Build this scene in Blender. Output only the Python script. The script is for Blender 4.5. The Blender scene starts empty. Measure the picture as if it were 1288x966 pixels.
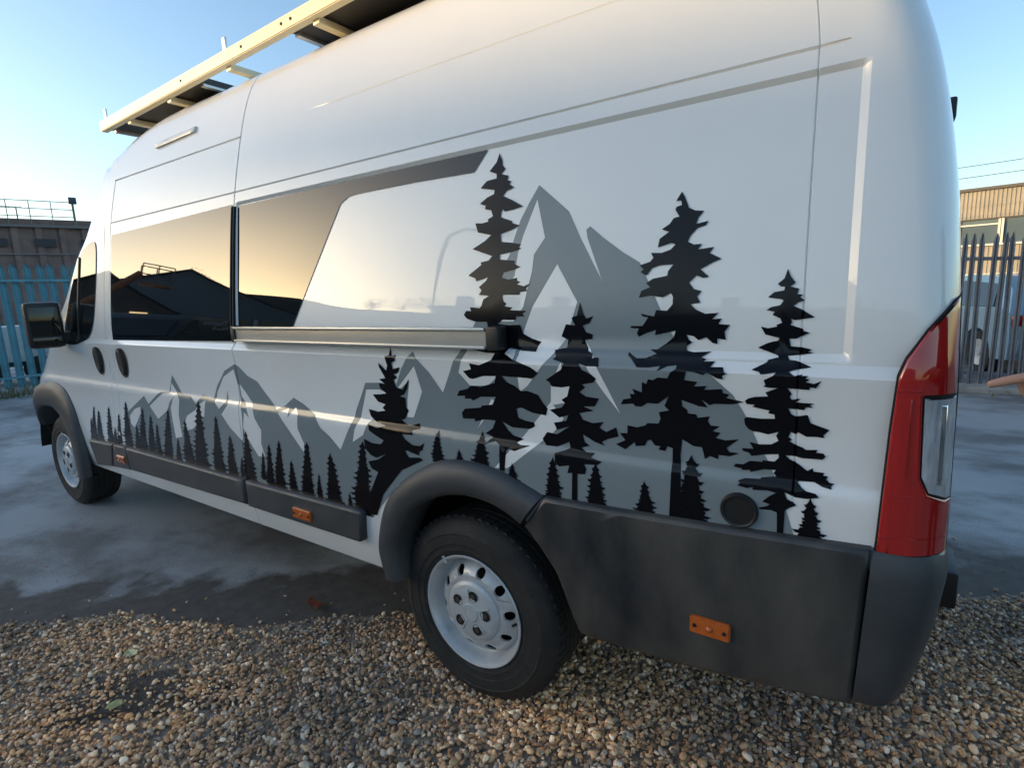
import bpy, bmesh, math, random, bisect
import numpy as np
from mathutils import Vector, Matrix
from mathutils.geometry import tessellate_polygon
R = math.radians
random.seed(7); rng = np.random.default_rng(11)
scene = bpy.context.scene
COL = scene.collection

# ------------------------------------------------------------------ camera
YAW, PITCH, ROLL = -0.6061, -0.1673, -0.0419
cam_d = bpy.data.cameras.new('camera'); cam = bpy.data.objects.new('camera', cam_d); COL.objects.link(cam)
f = Vector((math.sin(YAW)*math.cos(PITCH), math.cos(YAW)*math.cos(PITCH), math.sin(PITCH)))
r0 = Vector((math.cos(YAW), -math.sin(YAW), 0)); u0 = r0.cross(f)
r = r0*math.cos(ROLL)+u0*math.sin(ROLL); u = -r0*math.sin(ROLL)+u0*math.cos(ROLL)
M = Matrix((r, u, -f)).transposed().to_4x4(); M.translation = (1.2202, -1.4011, 1.5271)
cam.matrix_world = M
cam_d.sensor_width = 36; cam_d.sensor_fit = 'HORIZONTAL'; cam_d.lens = 19.373
cam_d.clip_start = .05; cam_d.clip_end = 3000
scene.camera = cam
scene.render.resolution_x = 1024; scene.render.resolution_y = 769

# ------------------------------------------------------------------ sky, sun, exposure
SUN_AZ, SUN_EL = -147.0, 7.2              # direction towards the sun, degrees from +X, and its height
world = bpy.data.worlds.new('World'); scene.world = world; world.use_nodes = True
nt = world.node_tree; nt.nodes.clear()
sky = nt.nodes.new('ShaderNodeTexSky'); sky.sky_type = 'NISHITA'; sky.sun_disc = False
sky.sun_elevation = R(SUN_EL); sky.sun_rotation = R(90-SUN_AZ)
sky.air_density = 1.0; sky.dust_density = 1.35; sky.ozone_density = 2.0; sky.altitude = 50
bg = nt.nodes.new('ShaderNodeBackground'); bg.inputs['Strength'].default_value = 0.15
out = nt.nodes.new('ShaderNodeOutputWorld')
nt.links.new(sky.outputs[0], bg.inputs[0]); nt.links.new(bg.outputs[0], out.inputs[0])
sd = bpy.data.lights.new('sun', 'SUN'); sun = bpy.data.objects.new('sun', sd); COL.objects.link(sun)
sd.energy = 2.4; sd.angle = R(0.5); sd.color = (1.0, .68, .33)
sdir = Vector((math.cos(R(SUN_AZ))*math.cos(R(SUN_EL)), math.sin(R(SUN_AZ))*math.cos(R(SUN_EL)), math.sin(R(SUN_EL))))
sun.rotation_euler = sdir.to_track_quat('Z', 'Y').to_euler()
vs = scene.view_settings
vs.view_transform = 'Standard'; vs.look = 'None'; vs.gamma = 1; vs.use_curve_mapping = False
vs.exposure = 1.5

# ------------------------------------------------------------------ helpers
def tag(o, label=None, cat=None, group=None, kind=None):
    if label: o['label'] = label
    if cat: o['category'] = cat
    if group: o['group'] = group
    if kind: o['kind'] = kind
    return o
def empty(name, loc, label=None, cat=None, group=None, rz=0):
    o = bpy.data.objects.new(name, None); COL.objects.link(o)
    o.location = loc; o.rotation_euler = (0, 0, rz); o.empty_display_size = .2
    return tag(o, label, cat, group)
ROOTM = {}
def link(o, parent=None):
    COL.objects.link(o)
    if parent is not None:
        o.parent = parent
        rt = parent
        while rt.parent is not None: rt = rt.parent
        if parent is rt:
            o.matrix_parent_inverse = (Matrix.Translation(rt.location) @ rt.rotation_euler.to_matrix().to_4x4()).inverted() if ROOTM.get(rt.name, True) else Matrix.Identity(4)
    return o
def local_root(o):
    """children of this root are written in its own coordinates"""
    ROOTM[o.name] = False; return o
def mesh(name, V, F, mat=None, parent=None, smooth=True, sharp=35):
    me = bpy.data.meshes.new(name); me.from_pydata([tuple(v) for v in V], [], F)
    if mat is not None: me.materials.append(mat)
    if smooth and len(F):
        me.polygons.foreach_set('use_smooth', [True]*len(me.polygons))
        me.set_sharp_from_angle(angle=R(sharp))
    me.update()
    return link(bpy.data.objects.new(name, me), parent)
def bm_obj(name, bm, mat=None, parent=None, smooth=True, sharp=35, recalc=True):
    if recalc: bmesh.ops.recalc_face_normals(bm, faces=bm.faces)
    me = bpy.data.meshes.new(name); bm.to_mesh(me); bm.free()
    if mat is not None: me.materials.append(mat)
    if smooth:
        me.polygons.foreach_set('use_smooth', [True]*len(me.polygons)); me.set_sharp_from_angle(angle=R(sharp))
    return link(bpy.data.objects.new(name, me), parent)
def add_box(bm, c, d, rot=None, bev=0):
    m = Matrix.Translation(c) @ (rot.to_4x4() if rot is not None else Matrix.Identity(4)) @ Matrix.Diagonal((d[0], d[1], d[2], 1))
    g = bmesh.ops.create_cube(bm, size=1, matrix=m)
    if bev:
        es = list({e for v in g['verts'] for e in v.link_edges})
        bmesh.ops.bevel(bm, geom=es, offset=bev, segments=2, affect='EDGES', profile=.6)
    return g
def box(name, c, d, mat, parent=None, rot=None, bev=0, smooth=True):
    bm = bmesh.new(); add_box(bm, c, d, rot, bev); return bm_obj(name, bm, mat, parent, smooth)
def add_tube(bm, pts, rad, seg=8, cap=True):
    pts = [Vector(p) for p in pts]; rings = []
    if not hasattr(rad, '__len__'): rad = [rad]*len(pts)
    for i, p in enumerate(pts):
        a = pts[max(0, i-1)]; b = pts[min(len(pts)-1, i+1)]; d = (b-a).normalized()
        s = d.cross(Vector((0, 0, 1)))
        if s.length < 1e-3: s = d.cross(Vector((1, 0, 0)))
        s.normalize(); t = s.cross(d)
        rings.append([bm.verts.new(p+rad[i]*(math.cos(k*2*math.pi/seg)*s+math.sin(k*2*math.pi/seg)*t)) for k in range(seg)])
    for i in range(len(rings)-1):
        for k in range(seg): bm.faces.new((rings[i][k], rings[i][(k+1) % seg], rings[i+1][(k+1) % seg], rings[i+1][k]))
    if cap: bm.faces.new(rings[0][::-1]); bm.faces.new(rings[-1])
def tube(name, pts, rad, mat, parent=None, seg=8):
    bm = bmesh.new(); add_tube(bm, pts, rad, seg); return bm_obj(name, bm, mat, parent)
def lathe(name, prof, mat, parent=None, seg=48, axis='y', close=False, sharp=30):
    """prof: (radius, offset along the axis); axis y, centred on the origin"""
    V = []; F = []; n = len(prof)
    for k in range(seg):
        a = 2*math.pi*k/seg
        for rr, h in prof: V.append((rr*math.cos(a), h, rr*math.sin(a)))
    for k in range(seg):
        for i in range(n-1 if not close else n):
            j = (i+1) % n; k2 = (k+1) % seg
            F.append((k*n+i, k2*n+i, k2*n+j, k*n+j))
    o = mesh(name, V, F, mat, parent, True, sharp)
    return o
def ngon_prism(name, poly, y0, y1, mat, parent=None, bev=0):
    """poly in (x,z), extruded along y"""
    bm = bmesh.new(); vs_ = [bm.verts.new((x, y0, z)) for x, z in poly]; fc = bm.faces.new(vs_)
    g = bmesh.ops.extrude_face_region(bm, geom=[fc]); bmesh.ops.translate(bm, verts=[v for v in g['geom'] if isinstance(v, bmesh.types.BMVert)], vec=(0, y1-y0, 0))
    if bev: bmesh.ops.bevel(bm, geom=bm.edges[:], offset=bev, segments=2, affect='EDGES')
    return bm_obj(name, bm, mat, parent)

# ------------------------------------------------------------------ materials
MATS = {}
def mat(name, col, rough=.5, metal=0.0, coat=0.0, ior=1.5, var=0.0, vscale=8.0, bump=0.0, bscale=60.0, col2=None, rvar=0.0, emit=None, trans=0.0, detail=4, coatr=.03, spec=.5, stretch=None):
    if name in MATS: return MATS[name]
    m = bpy.data.materials.new(name); m.use_nodes = True; n = m.node_tree; b = n.nodes['Principled BSDF']
    b.inputs['Base Color'].default_value = (*col, 1); b.inputs['Roughness'].default_value = rough
    b.inputs['Metallic'].default_value = metal; b.inputs['Coat Weight'].default_value = coat; b.inputs['Coat Roughness'].default_value = coatr
    b.inputs['IOR'].default_value = ior; b.inputs['Transmission Weight'].default_value = trans; b.inputs['Specular IOR Level'].default_value = spec
    tc = n.nodes.new('ShaderNodeTexCoord'); src = tc.outputs['Object']
    if stretch:
        mp = n.nodes.new('ShaderNodeMapping'); mp.inputs['Scale'].default_value = stretch; n.links.new(src, mp.inputs['Vector']); src = mp.outputs['Vector']
    if var or col2 or rvar:
        no = n.nodes.new('ShaderNodeTexNoise'); no.inputs['Scale'].default_value = vscale; no.inputs['Detail'].default_value = detail; no.inputs['Roughness'].default_value = .6
        n.links.new(src, no.inputs['Vector'])
        if var or col2:
            rp = n.nodes.new('ShaderNodeValToRGB'); c2 = col2 if col2 else tuple(c*(1-var) for c in col)
            rp.color_ramp.elements[0].position = .33; rp.color_ramp.elements[1].position = .68
            rp.color_ramp.elements[0].color = (*c2, 1); rp.color_ramp.elements[1].color = (*[min(1, c*(1+var*.5)) for c in col], 1)
            n.links.new(no.outputs['Fac'], rp.inputs['Fac']); n.links.new(rp.outputs['Color'], b.inputs['Base Color'])
        if rvar:
            mr = n.nodes.new('ShaderNodeMapRange'); mr.inputs['From Min'].default_value = .3; mr.inputs['From Max'].default_value = .7
            mr.inputs['To Min'].default_value = max(0, rough-rvar); mr.inputs['To Max'].default_value = min(1, rough+rvar)
            n.links.new(no.outputs['Fac'], mr.inputs['Value']); n.links.new(mr.outputs['Result'], b.inputs['Roughness'])
    if bump:
        nb = n.nodes.new('ShaderNodeTexNoise'); nb.inputs['Scale'].default_value = bscale; nb.inputs['Detail'].default_value = 5
        n.links.new(src, nb.inputs['Vector']); bp = n.nodes.new('ShaderNodeBump'); bp.inputs['Strength'].default_value = bump; bp.inputs['Distance'].default_value = .01
        n.links.new(nb.outputs['Fac'], bp.inputs['Height']); n.links.new(bp.outputs['Normal'], b.inputs['Normal'])
    if emit: b.inputs['Emission Color'].default_value = (*emit[0], 1); b.inputs['Emission Strength'].default_value = emit[1]
    MATS[name] = m; return m
M_paint = mat('white_paint', (.78, .78, .77), .35, 0, 1.0, var=.02, vscale=3, coatr=.02)
M_white = mat('white_vinyl', (.77, .77, .76), .35, 0, .9, var=.02, vscale=3, coatr=.03)
M_grey = mat('grey_vinyl', (.20, .235, .25), .22, 0, 0, var=.04, vscale=5, coatr=.04)
M_black = mat('black_vinyl', (.004, .004, .006), .12, spec=.20)
M_glass = mat('dark_glass', (.008, .010, .012), .015, 0, 0.0, ior=1.5)
M_plast = mat('grey_plastic', (.058, .060, .064), .46, 0, 0, col2=(.034, .037, .042), vscale=6, bump=.15, bscale=500, rvar=.10, detail=7)
M_plast2 = mat('dirty_plastic', (.085, .079, .068), .42, 0, 0, col2=(.016, .019, .024), vscale=4.2, bump=.15, bscale=420, rvar=.14, stretch=(1, 1, .45), detail=7)
M_blk = mat('black_plastic', (.012, .012, .013), .45, bump=.1, bscale=300)
M_gap = mat('gap_black', (.006, .006, .006), .8)
M_bolt = mat('rusty_bolt', (.06, .04, .03), .6)
M_rub = mat('tyre_rubber', (.012, .012, .012), .75, var=.35, vscale=9, bump=.3, bscale=180, col2=(.024, .022, .020), rvar=.1)
M_steel = mat('silver_wheel', (.52, .53, .54), .36, .25, .15, var=.12, vscale=14, bump=.05, bscale=120)
M_hub = mat('hub_silver', (.50, .52, .53), .42, .2, var=.12, vscale=20)
M_alu = mat('aluminium', (.62, .62, .60), .38, .75, var=.08, vscale=14, stretch=(.3, 3, 3))
M_raila = mat('pale_rail', (.80, .72, .50), .42, .0, var=.08, vscale=6)
M_pv = mat('panel_back', (.025, .025, .028), .5, var=.2, vscale=5)
M_red = mat('red_lens', (.40, .008, .006), .10, 0, 1.0, ior=1.5, var=.15, vscale=60, stretch=(1, 1, .05))
M_clear = mat('clear_lens', (.62, .64, .68), .10, .35, 1.0, var=.35, vscale=22, stretch=(4, 1, .6))
M_chrome = mat('lamp_reflector', (.75, .76, .78), .15, .9)
M_orange = mat('orange_lens', (.52, .11, .015), .22, 0, .8, var=.12, vscale=50)
M_under = mat('underbody', (.012, .011, .010), .85, var=.3, vscale=6)
def pchip(pts):
    xs=[a for a,_ in pts]; ys=[b for _,b in pts]; n=len(xs)
    h=[xs[i+1]-xs[i] for i in range(n-1)]; d=[(ys[i+1]-ys[i])/h[i] for i in range(n-1)]
    m=[0.0]*n; m[0]=d[0]; m[-1]=d[-1]
    for i in range(1,n-1):
        if d[i-1]*d[i]>0:
            w1=2*h[i]+h[i-1]; w2=h[i]+2*h[i-1]; m[i]=(w1+w2)/(w1/d[i-1]+w2/d[i])
    def f(x):
        if x<=xs[0]: return ys[0]
        if x>=xs[-1]: return ys[-1]
        i=bisect.bisect_right(xs,x)-1
        t=(x-xs[i])/h[i]; t2=t*t; t3=t2*t
        return (2*t3-3*t2+1)*ys[i]+(t3-2*t2+t)*h[i]*m[i]+(-2*t3+3*t2)*ys[i+1]+(t3-t2)*h[i]*m[i+1]
    return f
YC=1.02
PROFILE=[(.40,.045),(.47,.026),(.55,.012),(.66,.004),(.74,0),(1.00,0),(1.025,.002),(1.06,.014),(1.16,.016),(1.25,.010),(1.305,.004),(1.332,.022),(1.40,.024),(1.5,.034),(1.70,.060),(1.97,.100),(2.04,.113),(2.2,.150),(2.4,.205),(2.52,.252),(2.59,.295),(2.64,.36),(2.69,.50),(2.73,.72),(2.745,1.02)]
Yp=pchip(PROFILE)
XR=pchip([(.4,1.352),(.9,1.352),(1.45,1.340),(1.66,1.327),(1.87,1.30),(2.01,1.272),(2.12,1.24),(2.3,1.185),(2.5,1.11),(2.64,1.04),(2.745,.9)])
XS=pchip([(.4,-4.2),(.85,-4.2),(.98,-4.1),(1.17,-3.9),(1.33,-3.72),(1.47,-3.6),(1.59,-3.47),(1.85,-3.28),(1.99,-3.12),(2.21,-3.0),(2.41,-2.92),(2.48,-2.72),(2.53,-2.58),(2.6,-2.3),(2.745,-1.6)])
XE=pchip([(.4,-4.9),(.7,-5.0),(.9,-5.0),(1.05,-4.9),(1.25,-4.6),(1.38,-4.35),(1.5,-4.15),(1.7,-3.9),(1.9,-3.65),(2.1,-3.42),(2.25,-3.33),(2.41,-3.25),(2.53,-3.05),(2.62,-2.8),(2.7,-2.4),(2.745,-1.7)])
CR=.10
def sstep(a,b,x):
    t=min(1,max(0,(x-a)/(b-a))); return t*t*(3-2*t)
def recess(x,z):
    return .011*sstep(-1.36,-1.345,x)*(1-sstep(1.135,1.152,x))*sstep(1.338,1.356,z)*(1-sstep(1.978,1.992,z))
def ysurf(x,z):
    y=Yp(z)+recess(x,z); xr=XR(z); xs=XS(z)
    if x>xr-CR:
        t=min(1,(x-xr+CR)/CR); y+=CR*(1-math.sqrt(max(0,1-t*t)))
    if x<xs:
        t=min(1,(xs-x)/(xs-XE(z))); y=y+(YC-y)*(1-math.sqrt(max(0,1-t*t)))
    return y
t1=[(-0.315,1.352),(-0.3,1.327),(-0.283,1.309),(-0.266,1.316),(-0.27,1.293),(-0.289,1.285),(-0.287,1.261),(-0.249,1.27),(-0.262,1.249),(-0.287,1.241),(-0.27,1.231),(-0.291,1.22),(-0.282,1.193),(-0.251,1.185),(-0.212,1.228),(-0.227,1.19),(-0.244,1.168),(-0.268,1.16),(-0.24,1.155),(-0.239,1.121),(-0.226,1.108),(-0.247,1.076),(-0.266,1.07),(-0.228,1.051),(-0.174,1.066),(-0.172,1.047),(-0.214,1.037),(-0.198,1.022),(-0.258,1.019),(-0.24,1.001),(-0.205,0.984),(-0.168,0.985),(-0.145,0.999),(-0.156,0.97),(-0.17,0.965),(-0.176,0.948),(-0.217,0.955),(-0.235,0.96),(-0.245,0.955),(-0.228,0.933),(-0.172,0.94),(-0.155,0.933),(-0.272,0.877),(-0.383,0.763),(-0.436,0.662),(-0.539,0.659),(-0.47,0.74),(-0.404,0.849),(-0.439,0.858),(-0.457,0.885),(-0.398,0.901),(-0.349,0.93),(-0.408,0.907),(-0.438,0.914),(-0.467,0.936),(-0.472,0.976),(-0.421,0.964),(-0.375,0.966),(-0.358,0.983),(-0.397,0.996),(-0.437,1.013),(-0.445,1.037),(-0.396,1.028),(-0.344,1.04),(-0.403,1.05),(-0.435,1.068),(-0.445,1.096),(-0.392,1.09),(-0.352,1.097),(-0.366,1.107),(-0.349,1.122),(-0.388,1.129),(-0.416,1.156),(-0.375,1.159),(-0.34,1.165),(-0.371,1.184),(-0.373,1.203),(-0.339,1.2),(-0.369,1.219),(-0.334,1.224),(-0.359,1.265),(-0.359,1.283),(-0.323,1.253),(-0.313,1.274),(-0.321,1.308),(-0.3,1.312)]
t2=[(0.165,1.959),(0.177,1.933),(0.178,1.92),(0.19,1.907),(0.174,1.893),(0.203,1.884),(0.199,1.87),(0.216,1.865),(0.207,1.857),(0.227,1.845),(0.197,1.838),(0.185,1.824),(0.219,1.808),(0.263,1.783),(0.227,1.778),(0.194,1.775),(0.186,1.785),(0.18,1.772),(0.179,1.759),(0.222,1.743),(0.226,1.735),(0.253,1.727),(0.223,1.716),(0.18,1.707),(0.185,1.682),(0.225,1.676),(0.262,1.668),(0.249,1.66),(0.264,1.655),(0.226,1.648),(0.18,1.643),(0.181,1.627),(0.214,1.623),(0.238,1.62),(0.238,1.61),(0.262,1.6),(0.242,1.593),(0.198,1.587),(0.189,1.571),(0.216,1.563),(0.25,1.567),(0.25,1.558),(0.263,1.554),(0.25,1.547),(0.277,1.54),(0.299,1.548),(0.284,1.532),(0.29,1.525),(0.264,1.523),(0.261,1.514),(0.194,1.516),(0.201,1.496),(0.212,1.488),(0.205,1.48),(0.236,1.476),(0.226,1.468),(0.283,1.465),(0.287,1.464),(0.273,1.457),(0.281,1.448),(0.251,1.448),(0.248,1.437),(0.198,1.438),(0.179,1.425),(0.222,1.421),(0.266,1.422),(0.277,1.395),(0.31,1.38),(0.343,1.371),(0.33,1.356),(0.329,1.341),(0.278,1.343),(0.229,1.351),(0.212,1.332),(0.249,1.316),(0.275,1.309),(0.318,1.295),(0.331,1.287),(0.344,1.278),(0.321,1.259),(0.262,1.261),(0.206,1.261),(0.223,1.243),(0.252,1.232),(0.276,1.217),(0.298,1.219),(0.337,1.209),(0.353,1.185),(0.369,1.168),(0.362,1.146),(0.312,1.15),(0.272,1.163),(0.253,1.158),(0.259,1.129),(0.285,1.122),(0.318,1.119),(0.321,1.107),(0.303,1.097),(0.235,1.095),(0.196,1.11),(0.219,1.083),(0.238,1.069),(0.279,1.061),(0.251,1.048),(0.268,1.042),(0.304,1.044),(0.248,1.021),(0.225,1.025),(0.216,1.02),(0.207,0.946),(0.187,0.95),(0.189,1.033),(0.17,1.043),(0.132,1.032),(0.142,1.042),(0.159,1.054),(0.126,1.063),(0.156,1.083),(0.169,1.111),(0.124,1.11),(0.082,1.099),(0.082,1.108),(0.031,1.104),(0.027,1.124),(0.041,1.139),(0.11,1.149),(0.114,1.156),(0.159,1.163),(0.174,1.19),(0.113,1.186),(0.078,1.17),(0.07,1.176),(0.044,1.174),(0.045,1.184),(0.01,1.181),(0.021,1.2),(0.057,1.209),(0.076,1.222),(0.117,1.22),(0.175,1.237),(0.182,1.26),(0.13,1.257),(0.087,1.245),(0.071,1.247),(0.049,1.27),(0.084,1.278),(0.079,1.298),(0.12,1.293),(0.168,1.311),(0.173,1.331),(0.133,1.333),(0.083,1.342),(0.068,1.352),(0.158,1.358),(0.14,1.419),(0.136,1.432),(0.087,1.433),(0.053,1.442),(0.04,1.455),(0.049,1.468),(0.07,1.467),(0.065,1.48),(0.106,1.476),(0.113,1.484),(0.12,1.504),(0.145,1.515),(0.101,1.519),(0.112,1.533),(0.101,1.544),(0.129,1.563),(0.139,1.576),(0.089,1.563),(0.085,1.573),(0.055,1.583),(0.109,1.615),(0.105,1.623),(0.137,1.627),(0.151,1.64),(0.07,1.668),(0.12,1.69),(0.145,1.707),(0.09,1.72),(0.078,1.75),(0.107,1.747),(0.132,1.75),(0.128,1.757),(0.149,1.765),(0.141,1.785),(0.116,1.791),(0.119,1.801),(0.094,1.81),(0.122,1.826),(0.15,1.834),(0.152,1.847),(0.12,1.854),(0.095,1.859),(0.119,1.879),(0.158,1.882),(0.157,1.896),(0.128,1.908),(0.155,1.932)]
t3=[(0.472,1.487),(0.485,1.452),(0.494,1.44),(0.516,1.447),(0.504,1.427),(0.483,1.42),(0.494,1.401),(0.515,1.395),(0.514,1.382),(0.49,1.379),(0.501,1.357),(0.503,1.348),(0.518,1.342),(0.521,1.33),(0.54,1.33),(0.546,1.307),(0.508,1.306),(0.481,1.314),(0.493,1.295),(0.521,1.284),(0.537,1.271),(0.526,1.259),(0.49,1.252),(0.5,1.243),(0.481,1.228),(0.501,1.216),(0.542,1.213),(0.528,1.189),(0.492,1.185),(0.524,1.175),(0.477,1.164),(0.488,1.145),(0.52,1.138),(0.555,1.145),(0.541,1.127),(0.562,1.116),(0.593,1.133),(0.6,1.107),(0.569,1.097),(0.548,1.085),(0.558,1.075),(0.527,1.082),(0.487,1.101),(0.494,1.078),(0.509,1.069),(0.483,1.06),(0.499,1.049),(0.528,1.05),(0.516,1.036),(0.554,1.029),(0.539,1.018),(0.496,1.014),(0.504,1.002),(0.5,0.984),(0.474,0.981),(0.472,0.896),(0.453,0.894),(0.457,0.981),(0.44,0.978),(0.448,1.004),(0.413,0.995),(0.398,1.007),(0.396,1.034),(0.432,1.047),(0.446,1.055),(0.442,1.072),(0.4,1.053),(0.361,1.052),(0.348,1.071),(0.365,1.094),(0.4,1.091),(0.443,1.12),(0.4,1.105),(0.389,1.126),(0.432,1.136),(0.44,1.154),(0.409,1.144),(0.375,1.165),(0.418,1.176),(0.43,1.19),(0.419,1.2),(0.439,1.212),(0.449,1.243),(0.422,1.238),(0.388,1.239),(0.381,1.252),(0.369,1.258),(0.412,1.285),(0.424,1.292),(0.434,1.312),(0.392,1.321),(0.4,1.329),(0.393,1.348),(0.432,1.355),(0.436,1.378),(0.413,1.388),(0.428,1.424),(0.458,1.42),(0.446,1.443),(0.464,1.449)]
t4=[(0.754,1.762),(0.763,1.746),(0.774,1.719),(0.791,1.71),(0.813,1.707),(0.799,1.692),(0.795,1.676),(0.825,1.681),(0.819,1.671),(0.798,1.666),(0.782,1.649),(0.775,1.634),(0.791,1.625),(0.812,1.625),(0.802,1.612),(0.842,1.615),(0.832,1.601),(0.862,1.585),(0.84,1.577),(0.811,1.562),(0.834,1.542),(0.819,1.54),(0.802,1.547),(0.784,1.53),(0.797,1.513),(0.817,1.507),(0.806,1.494),(0.815,1.478),(0.79,1.475),(0.804,1.461),(0.828,1.45),(0.861,1.452),(0.846,1.436),(0.87,1.438),(0.862,1.424),(0.89,1.422),(0.878,1.405),(0.881,1.385),(0.861,1.388),(0.861,1.374),(0.849,1.377),(0.833,1.391),(0.814,1.383),(0.802,1.393),(0.783,1.397),(0.79,1.383),(0.799,1.377),(0.785,1.368),(0.784,1.356),(0.803,1.352),(0.848,1.355),(0.825,1.341),(0.838,1.336),(0.83,1.33),(0.86,1.332),(0.85,1.318),(0.881,1.319),(0.886,1.306),(0.893,1.305),(0.881,1.298),(0.884,1.289),(0.868,1.291),(0.845,1.305),(0.835,1.298),(0.812,1.304),(0.792,1.306),(0.787,1.282),(0.821,1.279),(0.811,1.266),(0.844,1.27),(0.837,1.259),(0.881,1.264),(0.883,1.254),(0.899,1.251),(0.89,1.242),(0.932,1.235),(0.908,1.227),(0.86,1.224),(0.851,1.22),(0.83,1.233),(0.846,1.213),(0.822,1.215),(0.779,1.228),(0.781,1.21),(0.793,1.203),(0.795,1.193),(0.817,1.192),(0.82,1.183),(0.851,1.19),(0.846,1.178),(0.853,1.166),(0.876,1.166),(0.858,1.152),(0.878,1.149),(0.866,1.135),(0.891,1.131),(0.923,1.138),(0.894,1.112),(0.901,1.102),(0.925,1.102),(0.902,1.091),(0.875,1.091),(0.874,1.08),(0.853,1.085),(0.841,1.075),(0.833,1.106),(0.811,1.106),(0.781,1.121),(0.777,1.075),(0.783,1.012),(0.784,0.895),(0.752,0.899),(0.756,1.002),(0.756,1.093),(0.741,1.097),(0.736,1.083),(0.717,1.084),(0.722,1.094),(0.706,1.095),(0.696,1.109),(0.685,1.106),(0.679,1.091),(0.652,1.086),(0.648,1.097),(0.621,1.073),(0.592,1.084),(0.621,1.099),(0.604,1.118),(0.627,1.12),(0.627,1.143),(0.655,1.14),(0.679,1.148),(0.685,1.155),(0.716,1.157),(0.722,1.171),(0.717,1.189),(0.745,1.196),(0.733,1.208),(0.746,1.236),(0.715,1.212),(0.686,1.212),(0.669,1.2),(0.65,1.2),(0.647,1.207),(0.608,1.202),(0.617,1.217),(0.64,1.222),(0.636,1.234),(0.651,1.234),(0.644,1.249),(0.671,1.241),(0.673,1.27),(0.685,1.265),(0.69,1.279),(0.704,1.277),(0.717,1.285),(0.743,1.284),(0.751,1.3),(0.766,1.311),(0.765,1.319),(0.741,1.316),(0.714,1.301),(0.723,1.316),(0.691,1.311),(0.659,1.31),(0.628,1.339),(0.628,1.348),(0.653,1.332),(0.68,1.334),(0.707,1.346),(0.686,1.356),(0.707,1.357),(0.732,1.374),(0.75,1.39),(0.755,1.407),(0.699,1.395),(0.702,1.409),(0.672,1.399),(0.654,1.39),(0.648,1.399),(0.653,1.412),(0.629,1.414),(0.631,1.419),(0.664,1.419),(0.679,1.442),(0.663,1.445),(0.657,1.452),(0.695,1.444),(0.7,1.461),(0.73,1.459),(0.744,1.476),(0.744,1.495),(0.738,1.505),(0.716,1.494),(0.682,1.5),(0.65,1.495),(0.657,1.513),(0.681,1.522),(0.669,1.533),(0.688,1.544),(0.726,1.55),(0.728,1.562),(0.742,1.579),(0.704,1.578),(0.684,1.572),(0.669,1.553),(0.652,1.563),(0.66,1.57),(0.649,1.581),(0.678,1.589),(0.686,1.599),(0.679,1.612),(0.708,1.61),(0.732,1.617),(0.744,1.629),(0.732,1.634),(0.697,1.625),(0.701,1.647),(0.725,1.663),(0.705,1.671),(0.726,1.683),(0.736,1.697),(0.751,1.699),(0.739,1.718),(0.742,1.725),(0.756,1.728),(0.753,1.739),(0.74,1.74)]
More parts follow.
